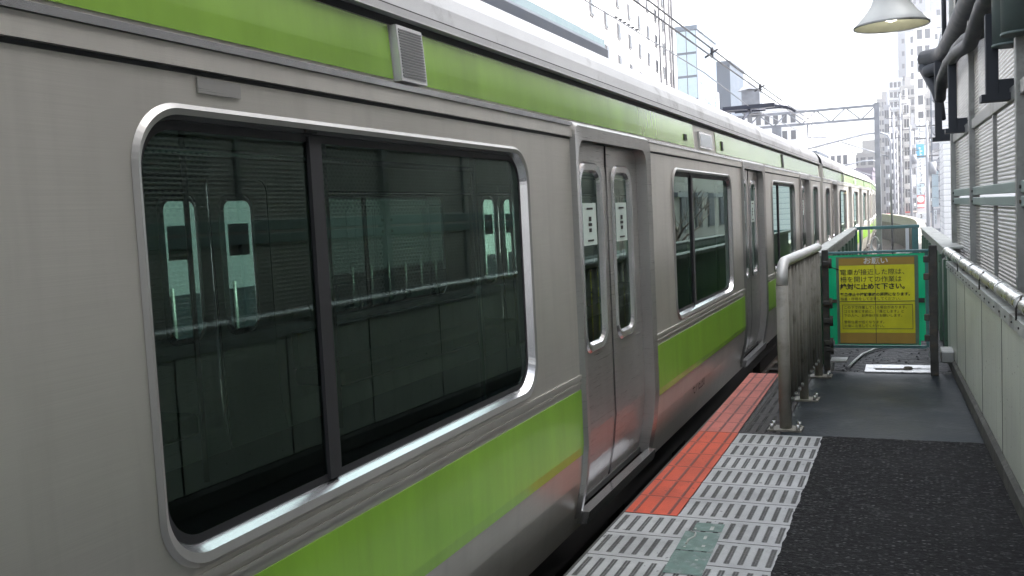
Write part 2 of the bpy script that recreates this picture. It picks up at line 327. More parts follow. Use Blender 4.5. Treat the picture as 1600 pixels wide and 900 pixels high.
# ------------------------------------------------------------------ mesh builder
class MB:
    def __init__(s): s.v = []; s.f = []; s.mi = []; s.sm = []
    def quad(s, a, b, c, d, m=0, smooth=False):
        i = len(s.v); s.v += [a, b, c, d]; s.f.append((i, i + 1, i + 2, i + 3)); s.mi.append(m); s.sm.append(smooth); return s
    def poly(s, pts, m=0):
        i = len(s.v); s.v += list(pts); s.f.append(tuple(range(i, i + len(pts)))); s.mi.append(m); s.sm.append(False); return s
    def box(s, x0, x1, y0, y1, z0, z1, m=0, bev=0):
        if bev:
            b = bev
            # chamfered box: 24 verts
            P = []
            for ax in range(3):
                for sx in (0, 1):
                    pass
            xs = (x0, x1); ys = (y0, y1); zs = (z0, z1); base = len(s.v); idx = {}
            for i in (0, 1):
                for j in (0, 1):
                    for k in (0, 1):
                        dx = b if i == 0 else -b; dy = b if j == 0 else -b; dz = b if k == 0 else -b
                        idx[i, j, k, 'x'] = len(s.v); s.v.append((xs[i], ys[j] + dy, zs[k] + dz))
                        idx[i, j, k, 'y'] = len(s.v); s.v.append((xs[i] + dx, ys[j], zs[k] + dz))
                        idx[i, j, k, 'z'] = len(s.v); s.v.append((xs[i] + dx, ys[j] + dy, zs[k]))
            def F(*k): s.f.append(tuple(idx[q] for q in k)); s.mi.append(m); s.sm.append(False)
            for i in (0, 1): F((i, 0, 0, 'x'), (i, 1, 0, 'x'), (i, 1, 1, 'x'), (i, 0, 1, 'x'))
            for j in (0, 1): F((0, j, 0, 'y'), (1, j, 0, 'y'), (1, j, 1, 'y'), (0, j, 1, 'y'))
            for k in (0, 1): F((0, 0, k, 'z'), (1, 0, k, 'z'), (1, 1, k, 'z'), (0, 1, k, 'z'))
            for i in (0, 1):
                for j in (0, 1): F((i, j, 0, 'x'), (i, j, 1, 'x'), (i, j, 1, 'y'), (i, j, 0, 'y'))
                for k in (0, 1): F((i, 0, k, 'x'), (i, 1, k, 'x'), (i, 1, k, 'z'), (i, 0, k, 'z'))
            for j in (0, 1):
                for k in (0, 1): F((0, j, k, 'y'), (1, j, k, 'y'), (1, j, k, 'z'), (0, j, k, 'z'))
            for i in (0, 1):
                for j in (0, 1):
                    for k in (0, 1): F((i, j, k, 'x'), (i, j, k, 'y'), (i, j, k, 'z'))
            return s
        p = [(x, y, z) for x in (x0, x1) for y in (y0, y1) for z in (z0, z1)]
        i = len(s.v); s.v += p
        for q in ((0, 1, 3, 2), (4, 6, 7, 5), (0, 4, 5, 1), (2, 3, 7, 6), (0, 2, 6, 4), (1, 5, 7, 3)):
            s.f.append(tuple(i + k for k in q)); s.mi.append(m); s.sm.append(False)
        return s
    def tube(s, pts, r, n=10, m=0, cap=True, smooth=True):
        pts = [Vector(p) for p in pts]; rings = []
        rs = r if hasattr(r, '__len__') else [r] * len(pts)
        up = None
        for k, p in enumerate(pts):
            if k == 0: t = pts[1] - p
            elif k == len(pts) - 1: t = p - pts[k - 1]
            else: t = (pts[k + 1] - p).normalized() + (p - pts[k - 1]).normalized()
            t.normalize()
            if up is None: up = Vector((0, 0, 1)) if abs(t.z) < .9 else Vector((1, 0, 0))
            a = t.cross(up).normalized(); b = a.cross(t).normalized(); up = b
            i = len(s.v)
            for q in range(n):
                an = 2 * math.pi * q / n; s.v.append(tuple(p + (a * math.cos(an) + b * math.sin(an)) * rs[k]))
            rings.append(i)
        for k in range(len(rings) - 1):
            for q in range(n):
                s.f.append((rings[k] + q, rings[k] + (q + 1) % n, rings[k + 1] + (q + 1) % n, rings[k + 1] + q)); s.mi.append(m); s.sm.append(smooth)
        if cap:
            for i in (rings[0], rings[-1]): s.f.append(tuple(range(i, i + n))); s.mi.append(m); s.sm.append(False)
        return s
    def lathe(s, prof, c, n=24, m=0):
        base = len(s.v)
        for r, z in prof:
            for q in range(n):
                a = 2 * math.pi * q / n; s.v.append((c[0] + r * math.cos(a), c[1] + r * math.sin(a), c[2] + z))
        for k in range(len(prof) - 1):
            for q in range(n):
                s.f.append((base + k * n + q, base + k * n + (q + 1) % n, base + (k + 1) * n + (q + 1) % n, base + (k + 1) * n + q)); s.mi.append(m); s.sm.append(True)
        return s
    def build(s, name, mats, parent=None, loc=(0, 0, 0), rz=0):
        me = bpy.data.meshes.new(name); me.from_pydata(s.v, [], s.f)
        mats = mats if isinstance(mats, (list, tuple)) else [mats]
        for mm in mats: me.materials.append(mm)
        me.polygons.foreach_set('material_index', s.mi); me.polygons.foreach_set('use_smooth', s.sm)
        me.update()
        import bmesh
        bm = bmesh.new(); bm.from_mesh(me); bmesh.ops.recalc_face_normals(bm, faces=bm.faces); bm.to_mesh(me); bm.free()
        o = bpy.data.objects.new(name, me); COL.objects.link(o)
        o.parent = parent; o.location = loc; o.rotation_euler = (0, 0, rz)
        return o
def tag(o, label=None, cat=None, group=None, kind=None):
    for k, v in (('label', label), ('category', cat), ('group', group), ('kind', kind)):
        if v: o[k] = v
    return o
def thing(name, label, cat, loc=(0, 0, 0), rz=0, group=None):
    o = bpy.data.objects.new(name, None); COL.objects.link(o); o.location = loc; o.rotation_euler = (0, 0, rz)
    o.empty_display_size = .2
    return tag(o, label, cat, group)
def copy_tree(o, parent=None):
    c = o.copy(); COL.objects.link(c); c.parent = parent
    for ch in list(o.children): copy_tree(ch, c)
    return c
def text_mesh(body, size, name, mat, parent, loc, rot, bold=0., align='LEFT', wscale=1.):
    c = bpy.data.curves.new('writing', 'FONT'); c.body = body; c.size = size; c.align_x = align; c.offset = bold; c.resolution_u = 3
    o = bpy.data.objects.new('tmp_writing', c); COL.objects.link(o)
    bpy.context.view_layer.update()
    me = bpy.data.meshes.new_from_object(o.evaluated_get(bpy.context.evaluated_depsgraph_get()))
    bpy.data.objects.remove(o); bpy.data.curves.remove(c)
    me.materials.clear(); me.materials.append(mat)
    for v in me.vertices: v.co.x *= wscale
    t = bpy.data.objects.new(name, me); COL.objects.link(t); t.parent = parent; t.location = loc; t.rotation_euler = rot
    return t

# ------------------------------------------------------------------ ground, platform, track
XE, XO = -1.371, -.554                      # platform edge, outer side of the tile strip
TH = .0365                                  # the platform narrows towards its end
GZ = -4.5
g = MB(); g.box(-900, 900, -300, 1500, GZ - .5, GZ); tag(g.build('ground', M['street']), kind='structure')
# concrete platform slab (tapering), top 4 mm below the finishes
def wallx(y): return .627 - TH * y
p = MB()
ys = (-6, 8.6)
top = [(XE, ys[0], -.006), (wallx(ys[0]) + .9, ys[0], -.006), (wallx(ys[1]) + .9, ys[1], -.006), (XE + .03, ys[1], -.006)]
bot = [(x, y, -.35) for x, y, z in top]
p.poly(top); p.poly(bot[::-1])
for i in range(4): p.quad(top[i], top[(i + 1) % 4], bot[(i + 1) % 4], bot[i])
tag(p.build('platform_slab', M['edge_dark']), kind='structure')
p = MB()
top = [(-.92, 8.6, -.008), (wallx(8.6) + .3, 8.6, -.008), (.25, 17.2, -.008), (-1.06, 17.2, -.008)]
bot = [(x, y, -.3) for x, y, z in top]
p.poly(top)
for i in range(4): p.quad(top[i], top[(i + 1) % 4], bot[(i + 1) % 4], bot[i])
tag(p.build('walkway_slab', M['rubble']), kind='structure')
def sheet_poly(name, pts, mat, z, th=.004):
    m = MB(); t = [(x, y, z) for x, y in pts]; b = [(x, y, z - th) for x, y in pts]
    m.poly(t)
    for i in range(len(t)): m.quad(t[i], t[(i + 1) % len(t)], b[(i + 1) % len(t)], b[i])
    return tag(m.build(name, mat), kind='structure')
rg = random.Random(3); edge = []; off = 0
yy = 6.25
while yy > -6:
    off = .6 * off + rg.uniform(-.005, .005); edge.append((XO - .006 + off, yy)); yy -= .025 + rg.random() * .02
far_edge = [(XO + (wallx(6.27) - XO) * k / 30, 6.262 + rg.uniform(-.008, .008)) for k in range(30, 0, -1)]
sheet_poly('asphalt_paving', [(wallx(-6), -6)] + far_edge + edge, M['asphalt'], .0105, .012)
sheet_poly('smooth_floor_patch', [(-.83, 6.262), (XO, 6.262), (wallx(6.282), 6.282), (wallx(8.75), 8.75), (-.72, 8.75), (-.83, 8.6)], M['patch'], .003)
sheet_poly('grey_tactile_paving', [(XE, 4.458), (XE, -6), (XO - .002, -6), (XO - .002, 6.258), (-1.10, 6.258), (-1.10, 4.458)], M['tile'], .006)
sheet_poly('orange_edge_paving', [(XE, 4.462), (-1.104, 4.462), (-1.104, 6.258), (XE + .003, 6.258)], M['tile_o'], .007)
sheet_poly('faded_orange_edge_paving', [(XE + .003, 6.262), (-1.11, 6.262), (-1.13, 8.58), (XE - .02, 8.58)], M['tile_p'], .007)
sheet_poly('sooty_tactile_paving', [(-1.106, 6.262), (-.835, 6.262), (-.84, 8.58), (-1.126, 8.58)], M['tile_d'], .006)
# platform nosing and dark pit
m = MB(); m.box(XE - .02, XE - .001, -6, 8.6, -.12, -.002)
m.build('platform_nosing', M['edge_dark'])['kind'] = 'structure'
m = MB(); m.box(-1.25, -1.05, -6, 8.5, GZ, -.352)
m.build('platform_support', M['edge_dark'])['kind'] = 'structure'
# track deck
SLOPE = .0034
def trackx(y):                               # centre line of the train's track
    x = -1.54 - 1.45 + SLOPE * y
    if y > 42: x -= (y - 42) ** 2 / (2 * 230.)
    return x
def ribbon(name, off0, off1, z, y0, y1, step, mat, th=.3, kind='structure'):
    m = MB(); n = int((y1 - y0) / step)
    for i in range(n):
        a = y0 + (y1 - y0) * i / n; b = y0 + (y1 - y0) * (i + 1) / n
        A = [(trackx(a) + off0, a), (trackx(a) + off1, a), (trackx(b) + off1, b), (trackx(b) + off0, b)]
        m.poly([(x, y, z) for x, y in A]); m.poly([(x, y, z - th) for x, y in A[::-1]])
        m.quad((*A[0], z), (*A[3], z), (*A[3], z - th), (*A[0], z - th)); m.quad((*A[1], z), (*A[2], z), (*A[2], z - th), (*A[1], z - th))
    o = m.build(name, mat)
    if kind: o['kind'] = kind
    return o
ribbon('track_bed', -7.2, 1.7, -1.35, -8, 18, 26, M['ballast'], .6)
ribbon('viaduct_deck', -7.2, 3.05, -1.35, 18.01, 110, 2.5, M['ballast'], .6)
tr = thing('track', 'dark rails and sleepers running under the green striped train', 'railway track')
for off in (-.55, .52):
    m = MB()
    for i in range(60):
        a = -8 + i * 2; b = a + 2
        for (z0, z1, hw) in ((-1.35, -1.33, .07), (-1.33, -1.23, .012), (-1.23, -1.19, .035)):
            xa, xb = trackx(a) + off, trackx(b) + off
            m.quad((xa - hw, a, z1), (xa + hw, a, z1), (xb + hw, b, z1), (xb - hw, b, z1)); m.quad((xa - hw, a, z0), (xa - hw, a, z1), (xb - hw, b, z1), (xb - hw, b, z0)); m.quad((xa + hw, a, z0), (xa + hw, a, z1), (xb + hw, b, z1), (xb + hw, b, z0))
    m.build('rail', M['rust_rail'], tr)
m = MB()
for i in range(150):
    y = -8 + i * .7; x = trackx(y); m.box(x - 1.1, x + 1.1, y, y + .22, -1.36, -1.325)
o = m.build('sleeper', M['sleeper'], tr); o['kind'] = 'stuff'

# ------------------------------------------------------------------ station block lengthened for shade, canopy behind/above the viewer
b = thing('station_building', 'plain pale station block rising beyond the mesh screen', 'building', (3.4, -2, GZ))
m = MB(); m.box(0, 6, -18, 26, 0, 9.8 - GZ); m.build('wall', M['b_tan'], b)  # out of view, made tall and long to keep sun off platform and cars
for i in range(9):
    m = MB(); y = -16 + i * 3.4; m.box(-.03, .0, y, y + 1.6, 6.2, 7.6, 0); m.box(-.05, -.03, y + .06, y + 1.54, 6.26, 7.54, 1); m.build('window', [M['winframe'], M['win']], b)
c = thing('platform_canopy', 'dark platform roof hanging over the viewer with the shade lamp', 'canopy', (0, 0, 0))
m = MB(); m.box(-.25, 3.2, -9, 3.3, 3.55, 3.62); m.build('roof_sheet', M['canopy'], c)
for i in range(6):
    m = MB(); y = -8.4 + i * 2.35; m.box(-.2, 3.15, y - .06, y + .06, 3.38, 3.545); m.build('beam', M['canopy'], c)
for x in (-.12, 1.0, 2.9):
    m = MB(); m.box(x - .05, x + .05, -8.95, 3.25, 3.30, 3.375); m.build('purlin', M['canopy'], c)
for y in (-6.5, -1.9, 3.0):
    m = MB(); m.box(1.05, 1.2, y - .08, y + .08, -.35, 3.28); m.build('column', M['canopy'], c)

# ------------------------------------------------------------------ train car
W = 2.95
PROF = [(-.30, -.10), (-.08, -.085), (.06, -.05), (.2, -.02), (.38, 0.), (1.90, 0.), (2.05, -.008), (2.2, -.02)]
def px(z):
    if z <= PROF[0][0]: return PROF[0][1]
    for (z0, a), (z1, b) in zip(PROF, PROF[1:]):
        if z <= z1: return a + (b - a) * (z - z0) / (z1 - z0)
    return PROF[-1][1]
LEN = 19.5
DOORS = [2.52, 7.34, 12.16, 16.98]
def side_pt(side, y, z, out=0.):
    x = px(z) + out
    return (x, y, z) if side > 0 else (-W - x, y, z)
def strip(m, side, y0, y1, z0, z1, out=0., mi=0, ny=1):
    zs = sorted({z0, z1} | {z for z, _ in PROF if z0 < z < z1})
    for a, b in zip(zs, zs[1:]):
        m.quad(side_pt(side, y0, a, out), side_pt(side, y1, a, out), side_pt(side, y1, b, out), side_pt(side, y0, b, out), mi, True)
def slab(m, side, y0, y1, z0, z1, out0, out1, mi=0):
    """raised band from out0 to out1"""
    strip(m, side, y0, y1, z0, z1, out1, mi)
    for z in (z0, z1): m.quad(side_pt(side, y0, z, out0), side_pt(side, y1, z, out0), side_pt(side, y1, z, out1), side_pt(side, y0, z, out1), mi)
    for y in (y0, y1): m.quad(side_pt(side, y, z0, out0), side_pt(side, y, z1, out0), side_pt(side, y, z1, out1), side_pt(side, y, z0, out1), mi)
def rrect(y0, y1, z0, z1, r, n=8, bottom=True):
    pts = []
    for cy, cz, a0 in ((y1 - r, z1 - r, 0), (y0 + r, z1 - r, 90), (y0 + r, z0 + r, 180), (y1 - r, z0 + r, 270)):
        if not bottom and a0 >= 180:
            pts += [(cy + (r if a0 == 270 else -r), cz - r)] * (n + 1); continue
        for k in range(n + 1):
            a = R(a0 + 90 * k / n); pts.append((cy + r * math.cos(a), cz + r * math.sin(a)))
    return pts
def cell(m, side, Y0, Y1, Z0, Z1, hole, out=0.):
    """rectangle Y0..Y1 x Z0..Z1 with a rounded hole"""
    n = len(hole) // 4
    outer = []
    for i, (y, z) in enumerate(hole):
        c = i // n; k = i % n; t = k / (n - 1)
        cor = ((Y1, Z1), (Y0, Z1), (Y0, Z0), (Y1, Z0))[c]
        if c % 2 == 0:
            q = (cor[0], z) if t < .5 else (y, cor[1])
        else:
            q = (y, cor[1]) if t < .5 else (cor[0], z)
        if k == n // 2: q = cor
        outer.append(q)
    N = len(hole)
    for i in range(N):
        j = (i + 1) % N
        m.quad(side_pt(side, *outer[i], out), side_pt(side, *outer[j], out), side_pt(side, *hole[j], out), side_pt(side, *hole[i], out))
def ring(m, side, a, b, oa, ob, mi=0, smooth=False, zopen=None):
    N = len(a)
    for i in range(N):
        j = (i + 1) % N
        if zopen is not None and a[i][1] <= zopen + 1e-5 and a[j][1] <= zopen + 1e-5: continue
        m.quad(side_pt(side, *a[i], oa), side_pt(side, *a[j], oa), side_pt(side, *b[j], ob), side_pt(side, *b[i], ob), mi, smooth)
def pane(m, side, pts, out, mi=0):
    m.poly([side_pt(side, y, z, out) for y, z in pts], mi)

def make_car(label):
    car = thing('train_car', label, 'train car', group='cars of the green striped train')
    shell = MB()
    HW = .66
    bays = [(0., DOORS[0] - HW)] + [(DOORS[i] + HW, DOORS[i + 1] - HW) for i in range(3)] + [(DOORS[3] + HW, LEN)]
    WZ0, WZ1 = .76, 1.812
    wins = []
    for s in (1, -1):
        for k, (a, b) in enumerate(bays):
            strip(shell, s, a, b, -.08, WZ0 - .04); strip(shell, s, a, b, WZ1 + .02, 2.2)
            if k in (0, 4): y0, y1 = ((a + b) / 2 - .42, (a + b) / 2 + .42)
            else: y0, y1 = (a + b) / 2 - 1.09, (a + b) / 2 + 1.12
            hole = rrect(y0, y1, WZ0, WZ1, .14)
            cell(shell, s, a, b, WZ0 - .04, WZ1 + .02, hole)
            wins.append((s, y0, y1, k))
        for d in DOORS: strip(shell, s, d - HW, d + HW, 1.93, 2.2); strip(shell, s, d - HW, d + HW, -.08, .02)
    for y in (0., LEN):
        shell.quad((0, y, -.08), (-W, y, -.08), (-W, y, 2.2), (0, y, 2.2)); shell.poly([(-.02, y, 2.2), (-.3, y, 2.5), (-1.475, y, 2.6), (-W + .3, y, 2.5), (-W + .02, y, 2.2)])
    body = shell.build('body_shell', M['steel'], car)
    # roof
    rf = MB(); rp = [(-.012, 2.20), (-.008, 2.235), (-.014, 2.29), (-.035, 2.345), (-.075, 2.40), (-.14, 2.45), (-.26, 2.495), (-.5, 2.53), (-.9, 2.565), (-1.475, 2.59)]
    rp = rp + [(-W - x, z) for x, z in rp[-2::-1]]
    for (x0, z0), (x1, z1) in zip(rp, rp[1:]):
        rf.quad((x0, 0, z0), (x0, LEN, z0), (x1, LEN, z1), (x1, 0, z1), 0, True)
    rf.build('roof', M['roof'], car)
    ac = MB(); ac.box(-2.25, -.68, 6.9, 9.55, 2.56, 2.85, 0, .035)
    aco = ac.build('air_conditioner', M['ac'], car)
    for i in range(3):
        q = MB(); q.lathe([(.0, .012), (.33, .012), (.35, 0)], (-1.48, 7.4 + i * .78, 2.852), 20); q.build('fan_cover', M['shadow_rubber'], aco)
    q = MB(); q.box(-2.2, -.72, 9.7, 14.6, 2.56, 2.735, 0, .02); q.build('roof_duct', M['roof'], car)
    for y in (3.2, 5.4, 15.4, 16.9):
        q = MB(); q.box(-1.3, -.75, y - .4, y + .4, 2.54, 2.64, 0, .03); q.build('roof_vent', M['roof'], car)
    for s in (1, -1):
        q = MB(); slab(q, s, 0, LEN, 2.195, 2.221, 0., .034); q.build('gutter', M['gutter'], car)
        q = MB(); strip(q, s, 0, LEN, 2.221, 2.233, .016); strip(q, s, 0, LEN, 2.168, 2.194, .003); q.build('gutter_seal', M['shadow_rubber'], car)  # lower strip paints the shaded recess under the gutter dark
        # upper green band with plain steel breaks
        segs = [(0.25, 4.965), (5.155, 9.42), (10.28, 19.25)]
        q = MB()
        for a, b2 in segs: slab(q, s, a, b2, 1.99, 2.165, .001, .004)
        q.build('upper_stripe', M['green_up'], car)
        q = MB(); slab(q, s, 4.975, 5.145, 1.985, 2.165, .001, .03)
        lv = q.build('side_louver', M['gutter'], car)
        q = MB()
        for i in range(17): z = 2.0 + i * .0093; q.box(px(z) + .0305 if s > 0 else -W - px(z) - .033, px(z) + .033 if s > 0 else -W - px(z) - .0305, 4.985, 5.135, z, z + .0045)
        q.build('slat', M['under2'], lv)['kind'] = 'stuff'
        q = MB(); slab(q, s, 9.58, 10.06, 2.0, 2.125, .001, .02, 0); slab(q, s, 9.61, 10.03, 2.015, 2.11, .02, .022, 1); q.build('destination_display', [M['steel_b'], M['signw']], car)
        for y, hw, h0, h1 in ((9.13, .035, 2.03, 2.075), (10.54, .03, 2.02, 2.10), (14.55, .07, 1.995, 2.16)):
            q = MB(); slab(q, s, y - hw, y + hw, h0, h1, .004, .012); q.build('side_lamp', M['shadow_rubber'], car)  # dark slabs stand in for two holes and a narrow louver
        # mouldings between door frames
        for k, (a, b2) in enumerate(bays):
            aa = a + (.055 if k else 0); bb = b2 - (.055 if k < 4 else 0)
            q = MB(); slab(q, s, aa, bb, 1.905, 1.955, .001, .012); slab(q, s, aa, bb, 1.957, 1.975, .001, .020, 1); q.build('belt_moulding', [M['steel'], M['steel_b']], car)
            q = MB(); slab(q, s, aa, bb, 1.893, 1.904, .0005, .002); q.build('seam_line', M['shadow_rubber'], car)
            q = MB(); slab(q, s, aa, bb, .715, .735, .001, .008); slab(q, s, aa, bb, .69, .700, .001, .006); q.build('waist_rib', M['steel'], car)
            q = MB(); slab(q, s, aa, bb, .335, .662, .001, .0035); q.build('lower_stripe', M['green'], car)
    # windows
    for s, y0, y1, k in wins:
        NW = 14; mid = rrect(y0 + .002, y1 - .002, WZ0 - .002, WZ1 - .002, .138, NW); inn = rrect(y0 + .014, y1 - .014, WZ0 + .020, WZ1 - .016, .130, NW); g0 = rrect(y0 + .024, y1 - .024, WZ0 + .036, WZ1 - .026, .122, NW)
        o2 = rrect(y0 - .008, y1 + .008, WZ0 - .014, WZ1 + .010, .146, NW)
        q = MB(); ring(q, s, o2, mid, .001, .012, 0, True); ring(q, s, mid, inn, .012, .006, 0, True); ring(q, s, inn, g0, .006, -.028, 1, True)
        wf = q.build('window', [M['trim_soft'], M['steel_b']], car)
        q = MB(); pane(q, s, g0, -.026); q.build('pane', M['glass'] if s > 0 else M['glass_dark'], wf)
        q = MB(); gi = rrect(y0 + .046, y1 - .046, WZ0 + .058, WZ1 - .048, .10, NW); ring(q, s, g0, gi, -.0245, -.0245); q.build('gasket', M['shadow_rubber'], wf)
        if k not in (0, 4):
            q = MB(); ym = y0 + .69; slab(q, s, ym - .028, ym + .028, WZ0 + .042, WZ1 - .032, -.03, -.014); q.build('mullion', M['shadow_rubber'], wf)
    # doors
    for s in (1, -1):
        for d in DOORS:
            dr = bpy.data.objects.new('door', None); COL.objects.link(dr); dr.parent = car; dr.empty_display_size = .1
            q = MB()
            zf = .45
            o2 = rrect(d - .725, d + .725, zf, 1.985, .05, 8, False); i1 = rrect(d - .70, d + .70, zf, 1.965, .06, 8, False); i2 = rrect(d - .635, d + .635, zf, 1.90, .10, 8, False)
            ring(q, s, o2, i1, .001, .022, 0, True, zf); ring(q, s, i1, i2, .022, .012, 0, True, zf); ring(q, s, i2, i2, .012, -.06, 0, False, zf)
            zz_ = [.0, .06, .2, .38, zf]
            for sg in (-1, 1):
                ya, yb, yc = d + sg * .725, d + sg * .70, d + sg * .635
                for za, zb in zip(zz_, zz_[1:]):
                    for (p0, oo0), (p1, oo1) in (((ya, .001), (yb, .022)), ((yb, .022), (yc, .012)), ((yc, .012), (yc, -.06))):
                        q.quad(side_pt(s, p0, za, oo0), side_pt(s, p1, za, oo1), side_pt(s, p1, zb, oo1), side_pt(s, p0, zb, oo0), 0, True)
            q.build('door_frame', M['steel_door'], dr)
            q = MB()
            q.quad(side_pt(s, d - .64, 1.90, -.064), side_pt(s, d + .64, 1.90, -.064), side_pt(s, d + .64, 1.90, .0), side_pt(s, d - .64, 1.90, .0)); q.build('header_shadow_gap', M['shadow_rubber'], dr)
            for sg in (-1, 1):
                a, b2 = (d - .64, d - .004) if sg < 0 else (d + .004, d + .64)
                wa, wb = (d - .47, d - .10) if sg < 0 else (d + .10, d + .47)
                hole = rrect(wa, wb, .80, 1.79, .10)
                q = MB(); cell(q, s, a, b2, .60, 1.90, hole, -.055); strip(q, s, a, b2, .03, .60, -.055)
                for z0, z1 in ((.03, .03),): pass
                lf = q.build('door_leaf', M['steel_door'], dr)
                # lower part follows the body curve
                h2 = rrect(wa + .045, wb - .045, .845, 1.745, .065)
                q = MB(); ring(q, s, rrect(wa - .012, wb + .012, .788, 1.802, .11), hole, -.054, -.043, 0, True); ring(q, s, hole, rrect(wa + .03, wb - .03, .83, 1.76, .08), -.043, -.048, 0, True); ring(q, s, rrect(wa + .03, wb - .03, .83, 1.76, .08), h2, -.048, -.066, 0, True)
                q.build('door_window_frame', M['steel_b'], dr)
                q = MB(); pane(q, s, h2, -.064); q.build('door_pane', M['glass'], dr)
            q = MB(); slab(q, s, d - .007, d + .007, .03, 1.90, -.056, -.05); q.build('door_seal', M['shadow_rubber'], dr)
            q = MB(); slab(q, s, d - .66, d + .66, -.045, .022, .0, .055); q.build('door_step', M['steel_b'], dr)
            for ya, yb in ((d - .40, d - .18), (d + .18, d + .40)):
                q = MB(); q.quad(*[side_pt(s, y, z, -.060) for y, z in ((ya, 1.36), (yb, 1.36), (yb, 1.585), (ya, 1.585))]); q.build('door_sticker', M['sticker'], dr)
                q = MB(); ymid = (ya + yb) / 2
                for z, hw, hh in ((1.555, .05, .005), (1.385, .05, .005), (1.50, .022, .012), (1.47, .03, .008), (1.44, .022, .010)):
                    q.quad(*[side_pt(s, y, zz, -.058) for y, zz in ((ymid - hw, z - hh), (ymid + hw, z - hh), (ymid + hw, z + hh), (ymid - hw, z + hh))])
                q.build('sticker_print', M['ink'], dr)
    # interior
    q = MB(); q.box(-W + .1, -.1, .08, LEN - .08, .0, .03); q.build('floor', M['indoor_floor'], car)
    q = MB(); q.box(-W + .1, -.1, .08, LEN - .08, 2.2, 2.24)
    for yy in (.08, LEN - .12): q.box(-W + .1, -.1, yy, yy + .04, .03, 2.2)
    q.build('ceiling_lining', M['lining'], car)
    for s, x0, x1, xb0, xb1 in ((1, -.55, -.1, -.16, -.1), (-1, -W + .1, -W + .55, -W + .1, -W + .16)):
        for a, b2 in bays[1:4]:
            q = MB(); q.box(x0, x1, a + .1, b2 - .1, .33, .46, 0, .02); q.box(xb0, xb1, a + .1, b2 - .1, .46, .74); q.build('bench_seat', M['seat'], car)
            q = MB()
            for yy in (a + .06, b2 - .06): q.tube([((x0 + .02 if s > 0 else x1 - .02), yy, .03), ((x0 + .02 if s > 0 else x1 - .02), yy, 2.2)], .017, 8)
            q.tube([((x0 + .02 if s > 0 else x1 - .02), a + .06, 1.78), ((x0 + .02 if s > 0 else x1 - .02), b2 - .06, 1.78)], .014, 8)
            q.build('grab_rail', M['steel_b'], car)
    # under gear
    q = MB(); q.box(-W + .18, -.16, .1, LEN - .1, -.28, -.085); q.build('underframe', M['under'], car)
    for a, b2, z0 in ((5.3, 7.9, -.85), (8.2, 9.6, -.78), (10.0, 13.6, -.85)):
        q = MB(); q.box(-W + .35, -.3, a, b2, z0, -.285, 0, .03); q.build('equipment_box', M['under'], car)
    for yb in (2.85, LEN - 2.85):
        q = MB()
        for xs in (-.55, -W + .45): q.box(xs, xs + .1, yb - 1.5, yb + 1.5, -.78, -.58, 0, .02)
        q.box(-W + .55, -.56, yb - .3, yb + .3, -.72, -.42)
        bg_ = q.build('bogie', M['under'], car)
        for yw in (yb - 1.05, yb + 1.05):
            for xw in (-1.475 - .53, -1.475 + .53):
                q = MB(); q.tube([(xw - .06, yw, -.77), (xw + .06, yw, -.77)], .42, 24); q.build('wheel', M['rust_rail'], bg_)
    # soft bellows at the end
    q = MB(); q.box(-1.475 - .55, -1.475 + .55, LEN + .001, LEN + .49, .0, 2.1); q.build('gangway', M['shadow_rubber'], car)
    return car
PITCH = 20.0
Y0C = 5.032 - 7.34
labels = ['nearest train car with big dark windows and green stripes, filling the left side',
          'second train car, just past the first dark gap, with the pantograph on its roof',
          'third train car, behind the car carrying the pantograph', 'fourth train car where the train starts to bend',
          'last visible train car far down the line']
def place_car(c, k):
    y = Y0C + k * PITCH
    def sx(yy): return trackx(yy) + 1.45
    a = Vector((sx(y), y)); b = Vector((sx(y + LEN), y + LEN)); ang = math.atan2(-(b.x - a.x), b.y - a.y)
    c.location = (a.x, a.y, 0); c.rotation_euler = (0, 0, ang)
car1 = make_car(labels[0])
cars = [car1]
for k in range(1, 5):
    c = copy_tree(car1); c['label'] = labels[k]; cars.append(c)
for k, c in enumerate(cars): place_car(c, k)
# small grey side cap + car number only on the nearest car
m = MB(); slab(m, 1, 4.05, 4.2, 1.852, 1.888, .0005, .006); m.build('socket_cover', M['steel_door'], car1)
text_mesh('モハE230', .11, 'car_number', M['ink'], car1, (px(.17) + .006, 9.15, .14), (R(90), 0, R(90)))
# pantograph on car 2
pc = cars[1]
def P2(x, y, z): return (x, y, z)
pan = bpy.data.objects.new('pantograph', None); COL.objects.link(pan); pan.parent = pc
py0 = 1.15
m = MB(); m.box(-2.0, -.95, py0 - .6, py0 - .52, 2.72, 2.79); m.box(-2.0, -.95, py0 + 1.0, py0 + 1.08, 2.72, 2.79)
for x in (-1.95, -1.03): m.box(x - .03, x + .03, py0 - .52, py0 + 1.0, 2.735, 2.785)
m.build('base_frame', M['panto'], pan)
m = MB()
for x in (-1.95, -1.03):
    for y in (py0 - .56, py0 + 1.04): m.lathe([(.0, 0), (.05, 0), (.07, .03), (.045, .05), (.07, .08), (.045, .1), (.05, .16), (0, .16)], (x, y, 2.56), 12)
m.build('insulator', M['insul'], pan)
m = MB(); m.tube([(-1.475, py0 + .8, 2.80), (-1.475, py0 - .75, 3.14), (-1.475, py0 + .35, 3.43)], .035, 8); m.tube([(-1.35, py0 + .8, 2.80), (-1.40, py0 - .7, 3.12)], .02, 6)
m.tube([(-1.475 - .16, py0 + .85, 2.86), (-1.475 + .16, py0 + .85, 2.86)], .16, 12); m.build('arm', M['panto'], pan)
